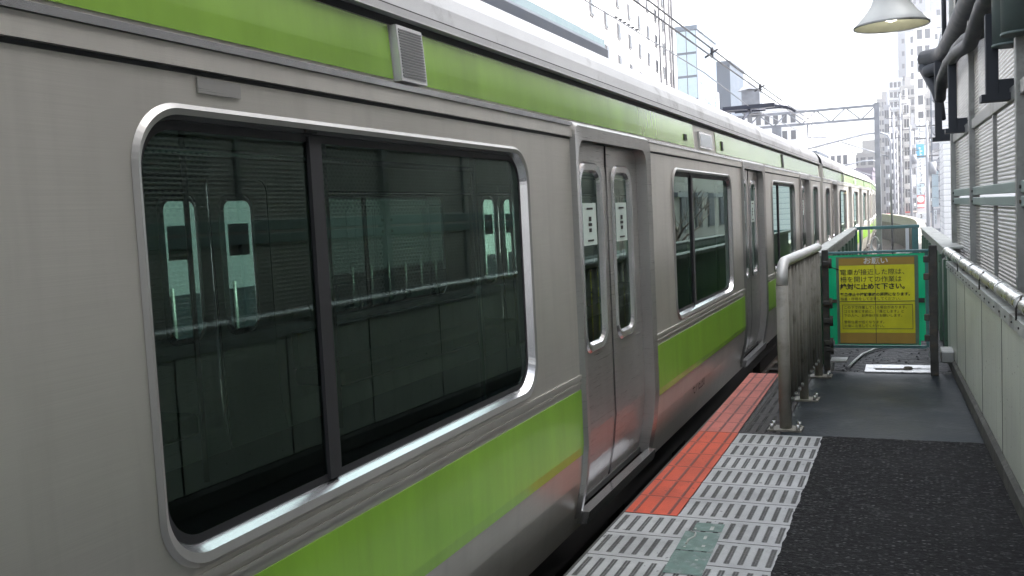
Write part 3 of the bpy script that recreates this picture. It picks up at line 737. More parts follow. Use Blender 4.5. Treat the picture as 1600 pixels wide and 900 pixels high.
for dy in (-.17, .17):
    m = MB(); Y = py0 + .35 + dy
    m.tube([(-1.475 - .85, Y, 3.36), (-1.475 - .72, Y, 3.44), (-1.475 - .5, Y, 3.475), (-1.475 + .5, Y, 3.475), (-1.475 + .72, Y, 3.44), (-1.475 + .85, Y, 3.36)], .024, 8)
    m.box(-1.475 - .5, -1.475 + .5, Y - .07, Y + .07, 3.45, 3.53); m.build('contact_strip', M['panto'], pan)
m = MB()
for x in (-.6, 0, .6): m.tube([(-1.475 + x, py0 + .18, 3.45), (-1.475 + x, py0 + .52, 3.45)], .02, 6)
m.tube([(-1.475 - .3, py0 + .35, 3.43), (-1.475 + .3, py0 + .35, 3.43)], .025, 8)
m.build('head_frame', M['panto'], pan)

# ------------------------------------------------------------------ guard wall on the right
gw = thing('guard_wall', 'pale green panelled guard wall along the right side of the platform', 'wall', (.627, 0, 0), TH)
joints = [-4.2, -3.2, -2.2, -1.2, -.2, .8, 1.8, 2.8, 3.75, 4.66, 5.55, 6.53, 7.69, 8.45, 9.22, 9.46]
for a, b2 in zip(joints, joints[1:]):
    m = MB(); m.box(.0, .035, a + .004, b2 - .004, .13, .905, 0, .004); m.build('panel', M['wallpanel'], gw)
    m = MB(); m.box(-.0015, -.0005, a - .006, a + .006, .13, .87); m.build('seam', M['rusty'], gw)
m = MB(); m.box(.012, .06, -4.2, 9.46, .10, .90); m.build('backing', M['rusty'], gw)
m = MB(); m.box(-.02, .10, -4.2, 9.46, -.002, .125, 0, .02); m.build('kerb', M['kerb'], gw)
m = MB(); m.box(-.006, .075, -4.2, 9.46, .907, .935, 0, .004); m.box(-.010, -.004, -4.2, 9.46, .872, .935)
led = m.build('top_channel', M['ledge'], gw)
m = MB()
for i in range(58):
    y = -4.1 + i * .235; m.tube([(-.0105, y, .903), (-.016, y, .903)], .006, 6)
m.build('rivet', M['rusty'], led)
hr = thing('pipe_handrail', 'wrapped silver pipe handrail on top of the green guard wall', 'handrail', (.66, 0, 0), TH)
pts = [(.0, -4.2, 1.0)] + [(0, -3 + i * .8, 1.0) for i in range(16)] + [(0, 9.92, 1.0), (0, 10.03, .985), (0, 10.07, .93)]
pts = [(0, y, z + random.uniform(-.004, .004)) for (x, y, z) in pts]
m = MB(); m.tube(pts, .04, 16); m.build('pipe', M['pipe'], hr)
m = MB(); m.tube([(.005, 10.06, .93), (0, 10.06, .0)], .04, 14); m.build('end_post', M['galv'], hr)
for i in range(18):
    y = -3.6 + i * .78
    m = MB(); m.tube([(0, y, 1.0), (0, y + .035, 1.0)], .0445, 16); m.build('collar', M['pipe'], hr)
for i in range(8):
    y = -3.2 + i * 1.62
    m = MB(); m.box(-.008, .008, y, y + .03, .937, .962); m.tube([(-.045, y + .01, .93), (-.045, y + .01, .985), (-.02, y + .01, 1.045)], .005, 6); m.build('bracket', M['rusty'], hr)

# mesh screen
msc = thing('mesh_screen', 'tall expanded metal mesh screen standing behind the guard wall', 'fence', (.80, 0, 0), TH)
posts = [-8.4, -5.5, -2.6, .3, 3.2, 6.1, 8.86, 10.83]
for y in posts:
    m = MB(); m.box(-.03, .045, y - .035, y + .035, -.3, 3.7, 0, .005); m.build('post', M['galv'], msc)
m = MB(); m.box(-.02, .03, 10.98, 11.03, -.3, 3.3); m.build('post', M['rusty'], msc)
for a, b2 in zip(posts, posts[1:]):
    for z0, z1 in ((.1, 1.44), (1.60, 2.075), (2.165, 3.6)):
        zz1 = 2.08 if z0 == 1.60 else z1
    for z0, z1 in ((.1, 1.445), (1.595, 2.08), (2.165, 3.6)):
        m = MB(); m.quad((.012, a + .036, z0), (.012, b2 - .036, z0), (.012, b2 - .036, z1), (.012, a + .036, z1)); m.build('mesh_panel', M['mesh'], msc)
    for z0, z1 in ((1.446, 1.508), (1.526, 1.594)):
        m = MB(); m.box(-.012, .02, a + .036, b2 - .036, z0, z1, 0, .004); m.build('cross_rail', M['rail_teal'], msc)
    m = MB(); m.box(-.012, .02, a + .036, b2 - .036, 2.081, 2.164, 0, .004); m.build('cross_rail', M['galv'], msc)
    if b2 - a > 2:
        ym = (a + b2) / 2 - .12; m = MB(); m.box(-.010, .016, ym - .014, ym + .014, .1, 1.445); m.box(-.010, .016, ym - .014, ym + .014, 1.595, 2.08); m.box(-.010, .016, ym - .014, ym + .014, 2.165, 3.6); m.build('mullion', M['galv'], msc)
    m = MB()
    for y in (a + .06, b2 - .06):
        for z in (1.475, 1.56): m.tube([(-.012, y, z), (-.022, y, z)], .012, 6)
    m.build('bolt', M['rusty'], msc)
# ducts on brackets
dc = thing('cable_ducts', 'thick dark cable ducts carried along the top of the mesh screen', 'cable duct', (.79, 0, 0), TH)
def duct(pts, r):
    m = MB(); m.tube(pts, r, 14); m.build('duct', M['cable'], dc)
duct([(.0, -3, 3.12), (.0, 3, 3.10), (0, 6.4, 3.05), (-.02, 8.4, 3.08), (-.01, 10.4, 3.10), (-.02, 11.4, 3.10), (-.06, 11.9, 3.13), (-.19, 12.1, 3.14)], .10)
duct([(-.02, -3, 2.86), (-.02, 3, 2.84), (-.02, 6.9, 2.80), (-.03, 7.8, 2.72), (-.03, 8.9, 2.84), (-.03, 9.8, 2.90), (-.03, 10.9, 2.88), (-.03, 11.3, 2.74)], .055)
duct([(-.11, -3, 2.80), (-.11, 3, 2.78), (-.1, 6.9, 2.74), (-.1, 7.8, 2.64), (-.1, 8.9, 2.74), (-.1, 9.8, 2.78), (-.1, 10.8, 2.74), (-.09, 11.15, 2.58)], .055)
duct([(-.02, 11.6, 2.98), (-.15, 11.95, 2.98), (-.19, 12.0, 2.98)], [.06, .08, .06])
m = MB(); m.tube([(-.17, 12.1, 3.06), (-.08, 11.9, 2.74), (-.03, 11.7, 2.4)], [.10, .06, .03], 12); m.build('flexible_sleeve', M['cable'], dc)
for y, z0, z1 in ((11.45, 2.17, 3.02), (9.5, 2.13, 2.80), (6.5, 2.12, 2.62), (3.6, 2.12, 2.62)):
    m = MB(); m.box(-.13, -.06, y - .03, y + .03, z0, z1, 0, .004); m.box(-.16, .06, y - .08, y + .06, z0 - .03, z0 + .012); m.box(-.06, .05, y - .03, y + .03, z0 + .01, z0 + .1); m.build('bracket', M['cable'], dc)
for y in (11.8, 9.95):
    m = MB(); m.tube([(-.0, y, 3.18), (-.0, y, 4.6)], .026, 8); m.build('hanger_rod', M['cable'], dc)
jb = thing('junction_box', 'grey green drum shaped boxes hanging above the mesh screen at the top right', 'junction box', (.76, 0, 0), TH)
for y, x in ((6.42, .03), (6.0, .03)):
    m = MB(); m.tube([(x, y, 2.42), (x, y, 3.3)], .10, 18); m.tube([(x, y, 2.405), (x, y, 2.42)], .104, 18); m.build('drum', M['cabinet'], jb)
m = MB(); m.tube([(.10, 6.05, 2.42), (.11, 6.05, 2.30), (.07, 6.2, 2.24), (.12, 6.1, 2.12), (.13, 6.05, 2.0)], .014, 8); m.build('cable', M['cable'], jb)

# ------------------------------------------------------------------ left bar fence
bf = thing('bar_fence', 'bronze grey pipe fence of close vertical bars at the end of the platform edge', 'fence', (-.815, 6.43, 0), R(-.9))
ln = 2.2
m = MB(); m.tube([(0, ln, 1.135), (0, .16, 1.135), (0, .07, 1.115), (0, .02, 1.06), (0, 0, .98)], .038, 14); m.build('top_rail', M['bars_top'], bf)
for y in (0., 1.02, 2.05):
    m = MB(); m.tube([(0, y, .006), (0, y, .985 if y == 0 else 1.10)], .040 if y == 0 else .034, 14); po = m.build('post', M['bars'], bf)
    m = MB(); m.box(-.11, .11, y - .075, y + .075, .004, .016); bp = m.build('base_plate', M['bars'], po)
    for dx in (-.085, .085):
        for dy in (-.05, .05):
            m = MB(); m.tube([(dx, y + dy, .016), (dx, y + dy, .05)], .013, 8); m.build('bolt', M['bolt'], po)
n = 11
for i in range(n):
    y = .11 + i * (ln - .15) / n
    m = MB(); m.tube([(.0, y, .17), (0, y, 1.10)], .025, 12); br = m.build('bar', M['bars'], bf); m = MB(); m.tube([(0, y, .172), (.012, y, .14)], [.026, .012], 10); m.build('bar_tip', M['bars_top'], br)
m = MB(); m.box(-.05, -.026, .04, ln, .175, .215); m.build('bottom_rail', M['bars'], bf)

# gate column at the end of the fence
gp = thing('gate_hinge_post', 'rusty dark green post with hinge clamps between bar fence and yellow gate', 'post', (-.735, 8.85, 0))
m = MB(); m.box(-.03, .025, -.03, .03, 0, 1.10, 0, .006); m.build('post', M['rusty'], gp)
for z in (.98, .62, .46, .26, .2):
    m = MB(); m.box(-.02, .055, -.065, -.03, z - .02, z + .022, 0, .006); m.tube([(.045, -.055, z - .045), (.045, -.055, z + .045)], .014, 8); m.build('hinge', M['rusty'], gp)
m = MB(); m.box(.03, .17, -.12, .10, .09, .105); m.box(.03, .05, -.12, .1, .0, .09); m.build('foot_angle', M['galv'], gp)
rp_ = thing('gate_latch_post', 'dark slim gate post standing by the right edge of the yellow sign', 'post', (.150, 8.68, 0))
m = MB(); m.box(-.032, .032, -.03, .03, 0, 1.12, 0, .006); m.build('post', M['rusty'], rp_)
for z in (1.0, .85, .5, .32):
    m = MB(); m.box(-.075, -.03, -.02, .03, z - .025, z + .03, 0, .005); m.build('latch', M['rusty'], rp_)
m = MB(); m.tube([(.0, .0, .45), (-.03, .28, .12)], .010, 6); m.build('brace', M['galv'], rp_)
m = MB(); m.box(.05, .16, .05, .35, .10, .2, 0, .01); m.build('foot_angle', M['galv'], rp_)

# ------------------------------------------------------------------ gate with sheet and sign
GY = 9.0
gt = thing('swing_gate', 'teal framed swing gate covered with green plastic sheet across the walkway', 'gate', (0, GY, 0))
gx0, gx1, gz0, gz1 = -.735, .105, .215, 1.05
m = MB(); m.box(gx0 - .03, gx1 + .02, -.02, .015, gz1, gz1 + .022, 0, .003); m.build('top_rail', M['teal'], gt)
m = MB(); m.box(gx0 + .01, gx1 - .01, .0, .02, gz0 - .03, gz0 - .005); m.build('bottom_rail', M['teal'], gt)
for x in (gx0, gx1): 
    m = MB(); m.box(x - .012, x + .012, .002, .03, gz0 - .02, gz1 - .001); m.build('upright', M['teal'], gt)
m = MB(); m.box(gx0 + .015, gx1 - .015, .02, .028, .60, .625); m.build('middle_bar', M['rusty'], gt)
# plastic sheet with a slightly wavy surface and rounded corners
m = MB(); N = 20
def wav(x, z): return -.012 + .006 * math.sin(x * 9 + z * 5) + .004 * math.sin(z * 13)
for i in range(N):
    for j in range(N):
        xs_ = [gx0 + .015 + (gx1 - gx0 - .03) * k / N for k in (i, i + 1)]; zs_ = [gz0 + (gz1 - .01 - gz0) * k / N for k in (j, j + 1)]
        if (i in (0, N - 1)) and (j in (0,)): continue
        m.quad(*[(x, wav(x, z), z) for x, z in ((xs_[0], zs_[0]), (xs_[1], zs_[0]), (xs_[1], zs_[1]), (xs_[0], zs_[1]))], 0, True)
m.build('plastic_sheet', M['net'], gt)
m = MB(); m.tube([(gx0 + .0, -.03, .99), (gx0 + .05, -.035, .93), (gx0 + .13, -.035, .90), (gx0 + .15, -.03, .8), (gx0 + .165, -.03, .62)], .004, 5); m.build('tie_wire', M['wire'], gt)
m = MB(); m.box(gx0 + .04, gx0 + .12, -.028, -.02, .605, .635); m.box(gx1 - .07, gx1 - .02, -.028, -.02, .60, .64); m.build('strap', M['rusty'], gt)
sg = thing('warning_sign', 'yellow Japanese warning sign with brown header fixed to the green gate', 'sign', (0, GY - .036, 0))
sx0, sx1, sz0, sz1 = -.628, .005, .235, 1.012
def flat(name, x0, x1, z0, z1, y, mat, par): 
    m = MB(); m.box(x0, x1, y - .0015, y + .0015, z0, z1); return m.build(name, mat, par)
flat('clear_sleeve', sx0 - .025, sx1 + .03, sz0 - .012, sz1 + .012, .008, M['clear'], sg)
flat('upper_sheet', sx0, sx1, .618, .945, .0, M['paper'], sg); flat('lower_sheet', sx0, sx1, .33, .616, .0, M['paper_low'], sg)
flat('header_strip', sx0, sx1, .9465, sz1, .0, M['brown'], sg); flat('footer_strip', sx0, sx1, sz0, .3285, .0, M['brown'], sg)
m = MB(); m.box((sx0 + sx1) / 2 - .012, (sx0 + sx1) / 2 - .008, -.003, -.0016, sz0, sz1); m.box(sx0, sx1, -.003, -.0016, .614, .620); m.build('fold_line', M['rusty'], sg)
m = MB(); bx0, bx1, bz0, bz1 = sx0 + .022, sx1 - .018, .365, .588
for q in ((bx0, bx1, bz0, bz0 + .004), (bx0, bx1, bz1 - .004, bz1), (bx0, bx0 + .004, bz0, bz1), (bx1 - .004, bx1, bz0, bz1)): m.box(q[0], q[1], -.0030, -.0017, q[2], q[3])
m.build('border_line', M['rusty'], sg)
RT = (R(90), 0, 0)
def wr(t, size, x, z, mat='ink', bold=0., ws=1., align='LEFT'): text_mesh(t, size, 'writing', M[mat], sg, (x, -.0045, z), RT, bold, align, ws)
wr('お願い', .062, -.315, .962, 'white_ink', .001, 1.15, 'CENTER')
wr('電車が接近した際は、', .058, sx0 + .008, .862, ws=1.0)
wr('柵を開けての作業は', .058, sx0 + .008, .797, ws=1.0)
wr('絶対に止めて下さい。', .058, sx0 + .008, .732, bold=.0018, ws=1.0)
wr('緊急停止や接触事故の原因になります。', .033, sx0 + .008, .668, bold=.0008, ws=1.02)
wr('指差・呼称をして注意してください。', .031, sx0 + .008, .629, ws=1.0)
wr('この下で作業している場合があります。', .030, sx0 + .035, .552, ws=1.02)
wr('ゴミを落とす前に、「落とします」と', .030, sx0 + .035, .515, ws=1.0)
wr('下の人へ、お声掛けをお願いします。', .030, sx0 + .035, .478, ws=1.0)
wr('警報位置が低くなります。', .030, sx0 + .035, .418, ws=1.0)
wr('火傷に注意してください。', .030, sx0 + .035, .383, ws=1.0)

# small leftovers on the dark floor by the gate
rgn = random.Random(11)
tag_ = thing('loose_hose', 'pale thin hose lying on the dark floor under the left of the gate', 'hose', (-.50, 9.0, .012))
m = MB(); m.tube([(-.06, .0, 0), (-.03, .35, .0), (.02, .75, .0), (.12, 1.1, .0), (.25, 1.3, 0)], .012, 8); m.build('hose', M['rope'], tag_)
m = MB()
for k in range(420):
    x = rgn.uniform(-.68, .3); y = rgn.uniform(8.78, 12.5)
    if abs(x + .13) < .34 and y < 9.18: continue
    if x > -.25 and rgn.random() < .6: continue
    r = rgn.uniform(.005, .016); a = rgn.random() * 3; h = r * .6
    p_ = [(x + r * math.cos(a + t), y + r * math.sin(a + t) * 1.2, -.006) for t in (0, 1.6, 3.1, 4.6)]
    top_ = (x, y, h - .004)
    for q in range(4): m.poly([p_[q], p_[(q + 1) % 4], top_])
tag(m.build('gravel', M['rubble']), 'dark grit and broken lumps scattered on the walkway floor', 'gravel', kind='stuff')
# floor hatch plate
hp = thing('floor_plate', 'scuffed bright metal floor plate set in the dark floor before the gate', 'floor plate', (-.13, 8.93, 0), R(.3))
m = MB(); m.box(-.29, .29, -.19, .19, .004, .016, 0, .003); m.build('plate', M['plate'], hp)
m = MB(); m.box(-.20, .10, -.10, -.06, .0165, .020); m.build('slot', M['rusty'], hp)
m = MB(); m.box(-.22, .27, -.03, .13, .0165, .022, 0, .002); m.build('cover_strip', M['plate'], hp)
m = MB(); m.lathe([(0, .012), (.03, .012), (.04, 0)], (.07, -.03, .0225), 16); m.build('lock', M['rusty'], hp)
# decal on tiles
dcl = thing('floor_decal', 'faded green floor sticker with worn white marks on the grey tiles', 'floor marking', (-.92, 4.06, .0075), R(2))
m = MB()
for a, b2, z in ((-.33, -.06, 0), (-.05, .20, 0), (.215, .33, 0)):
    m.quad((-.085 + .03 * (a > .2), a, .001), (.08, a, .001), (.08, b2, .001), (-.085 + .03 * (a > .2), b2, .001))
m.build('backing', M['decal'], dcl)
m = MB()
m.tube([(-.05, .02, .001), (-.052, .08, .001), (-.03, .13, .001), (-.035, .18, .001), (-.06, .195, .001)], .005, 6)
m.build('white_mark', M['ledge'], dcl)
for x, y, a, b2 in ((.03, .23, .025, .075), (.02, .10, .02, .06), (.03, .0, .022, .035), (.03, -.17, .02, .02), (-.045, .225, .012, .03), (-.05, -.02, .014, .02)):
    a *= .7; b2 *= .7
    m = MB(); m.quad((x - a / 2, y, .003), (x + a / 2, y, .003), (x + a / 2, y + b2, .003), (x - a / 2, y + b2, .003)); m.build('white_mark', M['ledge'], dcl)

# ------------------------------------------------------------------ walkway beyond the gate
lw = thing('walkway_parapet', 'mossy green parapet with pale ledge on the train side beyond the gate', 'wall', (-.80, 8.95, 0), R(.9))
m = MB(); m.box(-.05, .0, 0, 8.2, -.3, 1.03); m.build('panel', M['wallpanel_d'], lw)
m = MB(); m.box(-.09, .035, 0, 8.2, 1.032, 1.075, 0, .006); m.box(.0, .012, 0, 8.2, .95, 1.03); m.build('ledge', M['ledge'], lw)
for i in range(9):
    m = MB(); y = .2 + i * .95; m.box(.001, .03, y, y + .05, -.0, .94); m.build('stiffener', M['wallpanel_d'], lw)
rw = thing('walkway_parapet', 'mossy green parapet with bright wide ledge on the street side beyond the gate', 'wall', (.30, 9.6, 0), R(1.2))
m = MB(); m.box(.0, .05, 0, 7.6, -.3, .97); m.build('panel', M['wallpanel_d'], rw)
m = MB(); m.box(-.03, .15, .35, 7.6, 1.012, 1.04, 0, .006); m.box(-.012, .0, 0, 7.6, .93, 1.01); m.build('ledge', M['ledge'], rw)
for i in range(8):
    m = MB(); y = .3 + i * .95; m.box(-.03, -.001, y, y + .05, .0, .92); m.build('stiffener', M['wallpanel_d'], rw)
ef = thing('end_frame', 'blue green frame closing the far end of the walkway', 'gate frame', (-.42, 17.2, 0), 0)
m = MB(); m.box(-.54, .52, -.03, .03, 1.03, 1.085, 0, .006); m.build('top_rail', M['teal'], ef)
for x0, x1 in ((-.53, -.47), (-.44, -.405), (.30, .355), (.40, .50)):
    m = MB(); m.box(x0, x1, -.028, .028, 0, 1.028); m.build('upright', M['teal'] if x0 != .30 else M['signw'], ef)
m = MB(); m.box(-.40, .30, -.015, .015, .50, .53); m.build('middle_rail', M['teal'], ef)
# bundles of hose on the frame
hs = thing('hose_coil', 'pale hose loop hanging from the far blue green frame', 'hose', (-.60, 17.12, .78))
m = MB(); m.tube([(.06 * math.cos(a / 12 * 6.283), 0, .12 * math.sin(a / 12 * 6.283)) for a in range(13)], .014, 8); m.build('loop', M['rope'], hs)
m = MB(); m.tube([(-.06, 0, .0), (-.09, 0, -.16), (-.02, 0, -.3), (-.12, 0, -.42)], .014, 8); m.build('tail', M['rope'], hs)
# things lying on deck beyond
tp = thing('tarpaulin_pile', 'cream tarpaulin heap lying sunlit beyond the far frame', 'tarpaulin', (-.35, 22.5, -.35))
m = MB(); n = 14
for i in range(n):
    for j in range(n):
        def hh(a, b): 
            u, v = a / n * 2 - 1, b / n * 2 - 1; return (u * .8, v * 1.2, .42 * max(0, 1 - u * u) * max(0, 1 - v * v) ** .6 + .05 * math.sin(a * 2.1) * math.cos(b * 1.7) * max(0, 1 - u * u))
        m.quad(hh(i, j), hh(i + 1, j), hh(i + 1, j + 1), hh(i, j + 1), 0, True)
m.build('cloth', M['tarp'], tp)
m = MB(); m.box(-.7, .7, -1.0, 1.0, -.6, .02); m.build('pallet_stack', M['sleeper'], tp)
cb = thing('cable_trough', 'grey trough running along the track behind the far frame', 'cable trough', (-.25, 19, -1.35))
m = MB(); m.box(-.2, .2, 0, 26, 0, .35); m.build('trough', M['kerb'], cb)
m = MB()
for i in range(12): m.box(-.23, .23, .2 + i * 2.1, 2.2 + i * 2.1, .351, .40)
m.build('lid', M['kerb'], cb)
for q, (x, y) in enumerate(((-.62, 26), (-.15, 31))):
    e = thing('trackside_cabinet', ('dark trackside cabinet seen through the left of the far frame', 'dark trackside cabinet seen through the right of the far frame')[q], 'cabinet', (x, y, -1.35))
    m = MB(); m.box(-.35, .35, -.25, .25, 0, 1.25, 0, .02); m.build('case', M['cabinet'], e)
    m = MB(); m.box(-.30, .30, -.27, -.252, .1, 1.15); m.build('door', M['cable'], e)
# curving parapet of the viaduct
vp_ = thing('viaduct_parapet', 'light grey concrete parapet curving left along the viaduct past the train', 'parapet')
m = MB(); N = 70
for i in range(N):
    a = 19.5 + i * 1.25; b2 = a + 1.25
    xa = trackx(a) + 3.05 - max(0, a - 40) * .0; xb = trackx(b2) + 3.05
    m.quad((xa, a, -1.9), (xb, b2, -1.9), (xb, b2, -.05), (xa, a, -.05), 1); m.quad((xa, a, -.05), (xb, b2, -.05), (xb, b2, .45), (xa, a, .45)); m.quad((xa + .2, a, -1.9), (xb + .2, b2, -1.9), (xb + .2, b2, .45), (xa + .2, a, .45))  # lower face coloured dark to stand for the shadowed, dirty trackside
    m.quad((xa, a, .45), (xb, b2, .45), (xb + .2, b2, .45), (xa + .2, a, .45))
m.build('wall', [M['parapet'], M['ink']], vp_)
m = MB()
for i in range(N):
    a = 19.5 + i * 1.25; b2 = a + 1.25; xa = trackx(a) + 3.0; xb = trackx(b2) + 3.0
    m.quad((xa, a, .50), (xb, b2, .50), (xb + .3, b2, .50), (xa + .3, a, .50)); m.quad((xa, a, .42), (xb, b2, .42), (xb, b2, .50), (xa, a, .50)); m.quad((xa + .3, a, .42), (xb + .3, b2, .42), (xb + .3, b2, .50), (xa + .3, a, .50))
m.build('coping', M['sleeper'], vp_)

# ------------------------------------------------------------------ opposite platform canopy and lamp
oc = thing('opposite_canopy', 'pale teal edged platform roof showing above the train', 'canopy', (-6.0, 0, 0))
m = MB(); m.box(-5.5, 0, -8, 19.5, 5.08, 5.24); m.build('roof_sheet', M['canopy_teal'], oc)
m = MB(); m.box(-5.4, -.06, -7.9, 19.3, 4.97, 5.078); m.build('fascia', M['canopy_dark'], oc)
for y in range(-6, 20, 5):
    m = MB(); m.box(-2.9, -2.7, y - .1, y + .1, GZ, 4.96); m.build('column', M['truss'], oc)
op = MB(); op.box(-12, -6.6, -12, 24, GZ, -.02); tag(op.build('opposite_platform', M['concrete']), kind='structure')
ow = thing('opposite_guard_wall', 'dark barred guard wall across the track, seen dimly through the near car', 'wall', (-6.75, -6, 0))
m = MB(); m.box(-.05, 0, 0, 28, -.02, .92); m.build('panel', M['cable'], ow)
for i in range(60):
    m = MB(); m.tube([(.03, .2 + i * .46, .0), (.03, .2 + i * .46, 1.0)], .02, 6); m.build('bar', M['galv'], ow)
lamp = thing('shade_lamp', 'white enamel cone lamp shade hanging over the platform at the top right', 'lamp', (-.085, 5.2, 2.40))
m = MB(); m.lathe([(.180, 0), (.179, .008), (.155, .034), (.125, .068), (.098, .105), (.080, .16), (.072, .24), (.0, .242)], (0, 0, 0), 40); m.build('shade', M['enamel'], lamp)
m = MB(); m.lathe([(.176, .003), (.150, .032), (.120, .066), (.093, .103), (.07, .15), (.0, .16)], (0, 0, 0), 40); m.build('reflector', M['enamel_in'], lamp)
bm_ = bpy.data.materials.new('lamp_bulb_glow'); bm_.use_nodes = True
bb_ = bm_.node_tree.nodes['Principled BSDF']; bb_.inputs['Emission Color'].default_value = (1, .95, .82, 1); bb_.inputs['Emission Strength'].default_value = 2.2
m = MB(); m.lathe([(0, .02), (.03, .03), (.042, .06), (.03, .09), (.0, .11)], (0, 0, 0), 16); m.build('bulb', bm_, lamp)  # glowing bulb added to brighten the reflector and lighten the shade
m = MB(); m.lathe([(.1785, -.002), (.182, -.002), (.182, .008), (.1785, .008)], (0, 0, 0), 40); m.build('rim', M['galv'], lamp)
m = MB(); m.tube([(0, 0, .24), (0, 0, .5), (0, -.1, .62), (0, -.6, .9), (0, -1.7, 1.0)], .012, 8); m.build('stem', M['canopy'], lamp)

# ------------------------------------------------------------------ overhead line equipment
def wire(name, pts, r, mat, label, cat='wire'):
    m = MB(); m.tube(pts, r, 6); return tag(m.build(name, mat), label, cat)
fd = thing('feeder_line', 'pair of thick dark overhead feeder wires with clips above the train', 'wire')
for dx, dz in ((0, 0), (.0, .13)):
    m = MB(); m.tube([(-3.0 + dx, y, 4.02 + dz + .0 * y + .0018 * (y - 18) ** 2 * .2) for y in range(2, 44, 3)], .014, 6); m.build('wire', M['wire'], fd)
for y in (15.7, 21.0):
    m = MB(); m.box(-3.02, -2.98, y - .03, y + .03, 4.01, 4.17); m.tube([(-3.12, y, 4.02), (-2.9, y, 4.14)], .018, 6); m.build('clip', M['wire'], fd)
cw = thing('contact_wire', 'thin overhead contact wire running down to the pantograph', 'wire')
m = MB(); m.tube([(-3.05, -5, 3.72), (-3.0, 15, 3.68), (-2.95, 19, 3.51), (-2.8, 45, 3.72), (-5.5, 75, 3.8)], .009, 6); m.build('wire', M['wire_thin'], cw)
for i in range(6): m = MB(); m.lathe([(.0, 0), (.035, .02), (.0, .04)], (-3.03, 10.3 + i * .17, 3.70), 8); m.build('insulator', M['wire'], cw)
tb = thing('catenary_truss', 'pale steel lattice gantry spanning the track beyond the pantograph', 'gantry', (0, 33, 0))
x0, x1 = -8.5, -1.05
for z in (4.62, 4.20):
    m = MB(); m.box(x0, x1, -.05, .05, z - .04, z + .04); m.build('chord', M['truss'], tb)
m = MB(); n = 16
for i in range(n):
    a = x0 + (x1 - x0) * i / n; b2 = x0 + (x1 - x0) * (i + 1) / n; z0, z1 = (4.2, 4.62) if i % 2 else (4.62, 4.2); m.tube([(a, 0, z0), (b2, 0, z1)], .022, 6)
m.build('lacing', M['truss'], tb)
m = MB(); m.box(x1 - .06, x1 + .1, -.08, .08, -1.3, 4.7); m.build('column', M['truss'], tb)
m = MB(); m.box(-4.35, -4.05, -.12, .12, -1.3, 4.19); m.build('column', M['truss'], tb)
m = MB(); m.tube([(-3.2, 0, 4.2), (-3.2, 0, 3.75), (-2.6, 0, 3.7)], .03, 8); m.build('cantilever', M['truss'], tb); m = MB(); m.tube([(-5.6, 0, 4.2), (-5.6, 0, 3.6), (-4.9, 0, 3.6)], .03, 8); m.build('cantilever', M['truss'], tb)
m = MB(); m.box(-5.3, -4.7, -.3, .3, 4.70, 5.5); m.lathe([(.5, 0), (.0, .35)], (-5, 0, 5.5), 4); m.build('relay_housing', M['truss'], tb)
for k, (y, x, h, lab) in enumerate(((52, -1.0, 5.0, 'nearer curved arm catenary pole beside the end of the train'), (72, -2.1, 4.4, 'farther curved arm catenary pole past the bend of the train'))):
    t = thing('catenary_pole', lab, 'pole', (x, y, 0), 0, 'curved arm catenary poles')
    m = MB(); m.tube([(0, 0, -1.3), (0, 0, h - .5), (-.12, 0, h - .15), (-.5, 0, h), (-1.2, 0, h - .02), (-4.2, 0, h - .6)], .055, 8); m.build('mast', M['truss'], t)
    m = MB(); m.tube([(0, 0, h - 1.3), (-2.4, 0, h - .33)], .03, 6); m.build('stay', M['truss'], t)

# ------------------------------------------------------------------ city
def building(name, label, cat, x, y, w_, d, z1, mat, rows, cols, wz=.55, ww=.6, rz=0, side=0, group=None, wmat='win', base=GZ, margin=.08, top=None, roofbox=True, zstart=.1, bands=None, wtop=1.):
    """front face is local y = 0 looking to -y"""
    b = thing(name, label, cat, (x, y, base), rz, group)
    H = z1 - base
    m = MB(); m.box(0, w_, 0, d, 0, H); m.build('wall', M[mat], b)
    m = MB(); m.box(-.15, w_ + .15, -.15, d + .15, H, H + .5); m.build('parapet', M[mat], b)
    if roofbox:
        m = MB(); m.box(w_ * .3, w_ * .7, d * .3, d * .7, H + .5, H + 3.2); m.build('penthouse', M[mat], b)
    fh = H * (wtop - zstart) / max(1, rows); cwid = w_ * (1 - 2 * margin) / max(1, cols)
    me = None
    for r in range(rows):
        for c in range(cols):
            xx = w_ * margin + cwid * (c + (1 - ww) / 2); zz = H * zstart + fh * (r + (1 - wz) / 2)
            if me is None:
                q = MB(); q.box(-.06, cwid * ww + .06, -.06, .0, -.06, fh * wz + .06); q.box(0, cwid * ww, -.08, -.061, 0, fh * wz, 1); me = q.build('window', [M['winframe'], M[wmat]], b, (xx, 0, zz))
            else:
                o = me.copy(); COL.objects.link(o); o.parent = b; o.location = (xx, 0, zz)
    if side:
        dw = d / side; sm = None
        for r in range(rows):
            for c in range(side):
                yy = dw * (c + .25); zz = H * zstart + fh * (r + (1 - wz) / 2)
                if sm is None:
                    q = MB(); q.box(-.06, .0, -.06, dw * .5 + .06, -.06, fh * wz + .06); q.box(-.08, -.061, 0, dw * .5, 0, fh * wz, 1); sm = q.build('window', [M['winframe'], M[wmat]], b, (0, yy, zz))
                else:
                    o = sm.copy(); COL.objects.link(o); o.parent = b; o.location = (0, yy, zz)
    if bands:
        for r in range(rows):
            m = MB(); m.box(-.1, w_ + .1, -bands, -.0, H * zstart + fh * r - .12, H * zstart + fh * r + .12); m.build('balcony', M[mat], b)
    return b
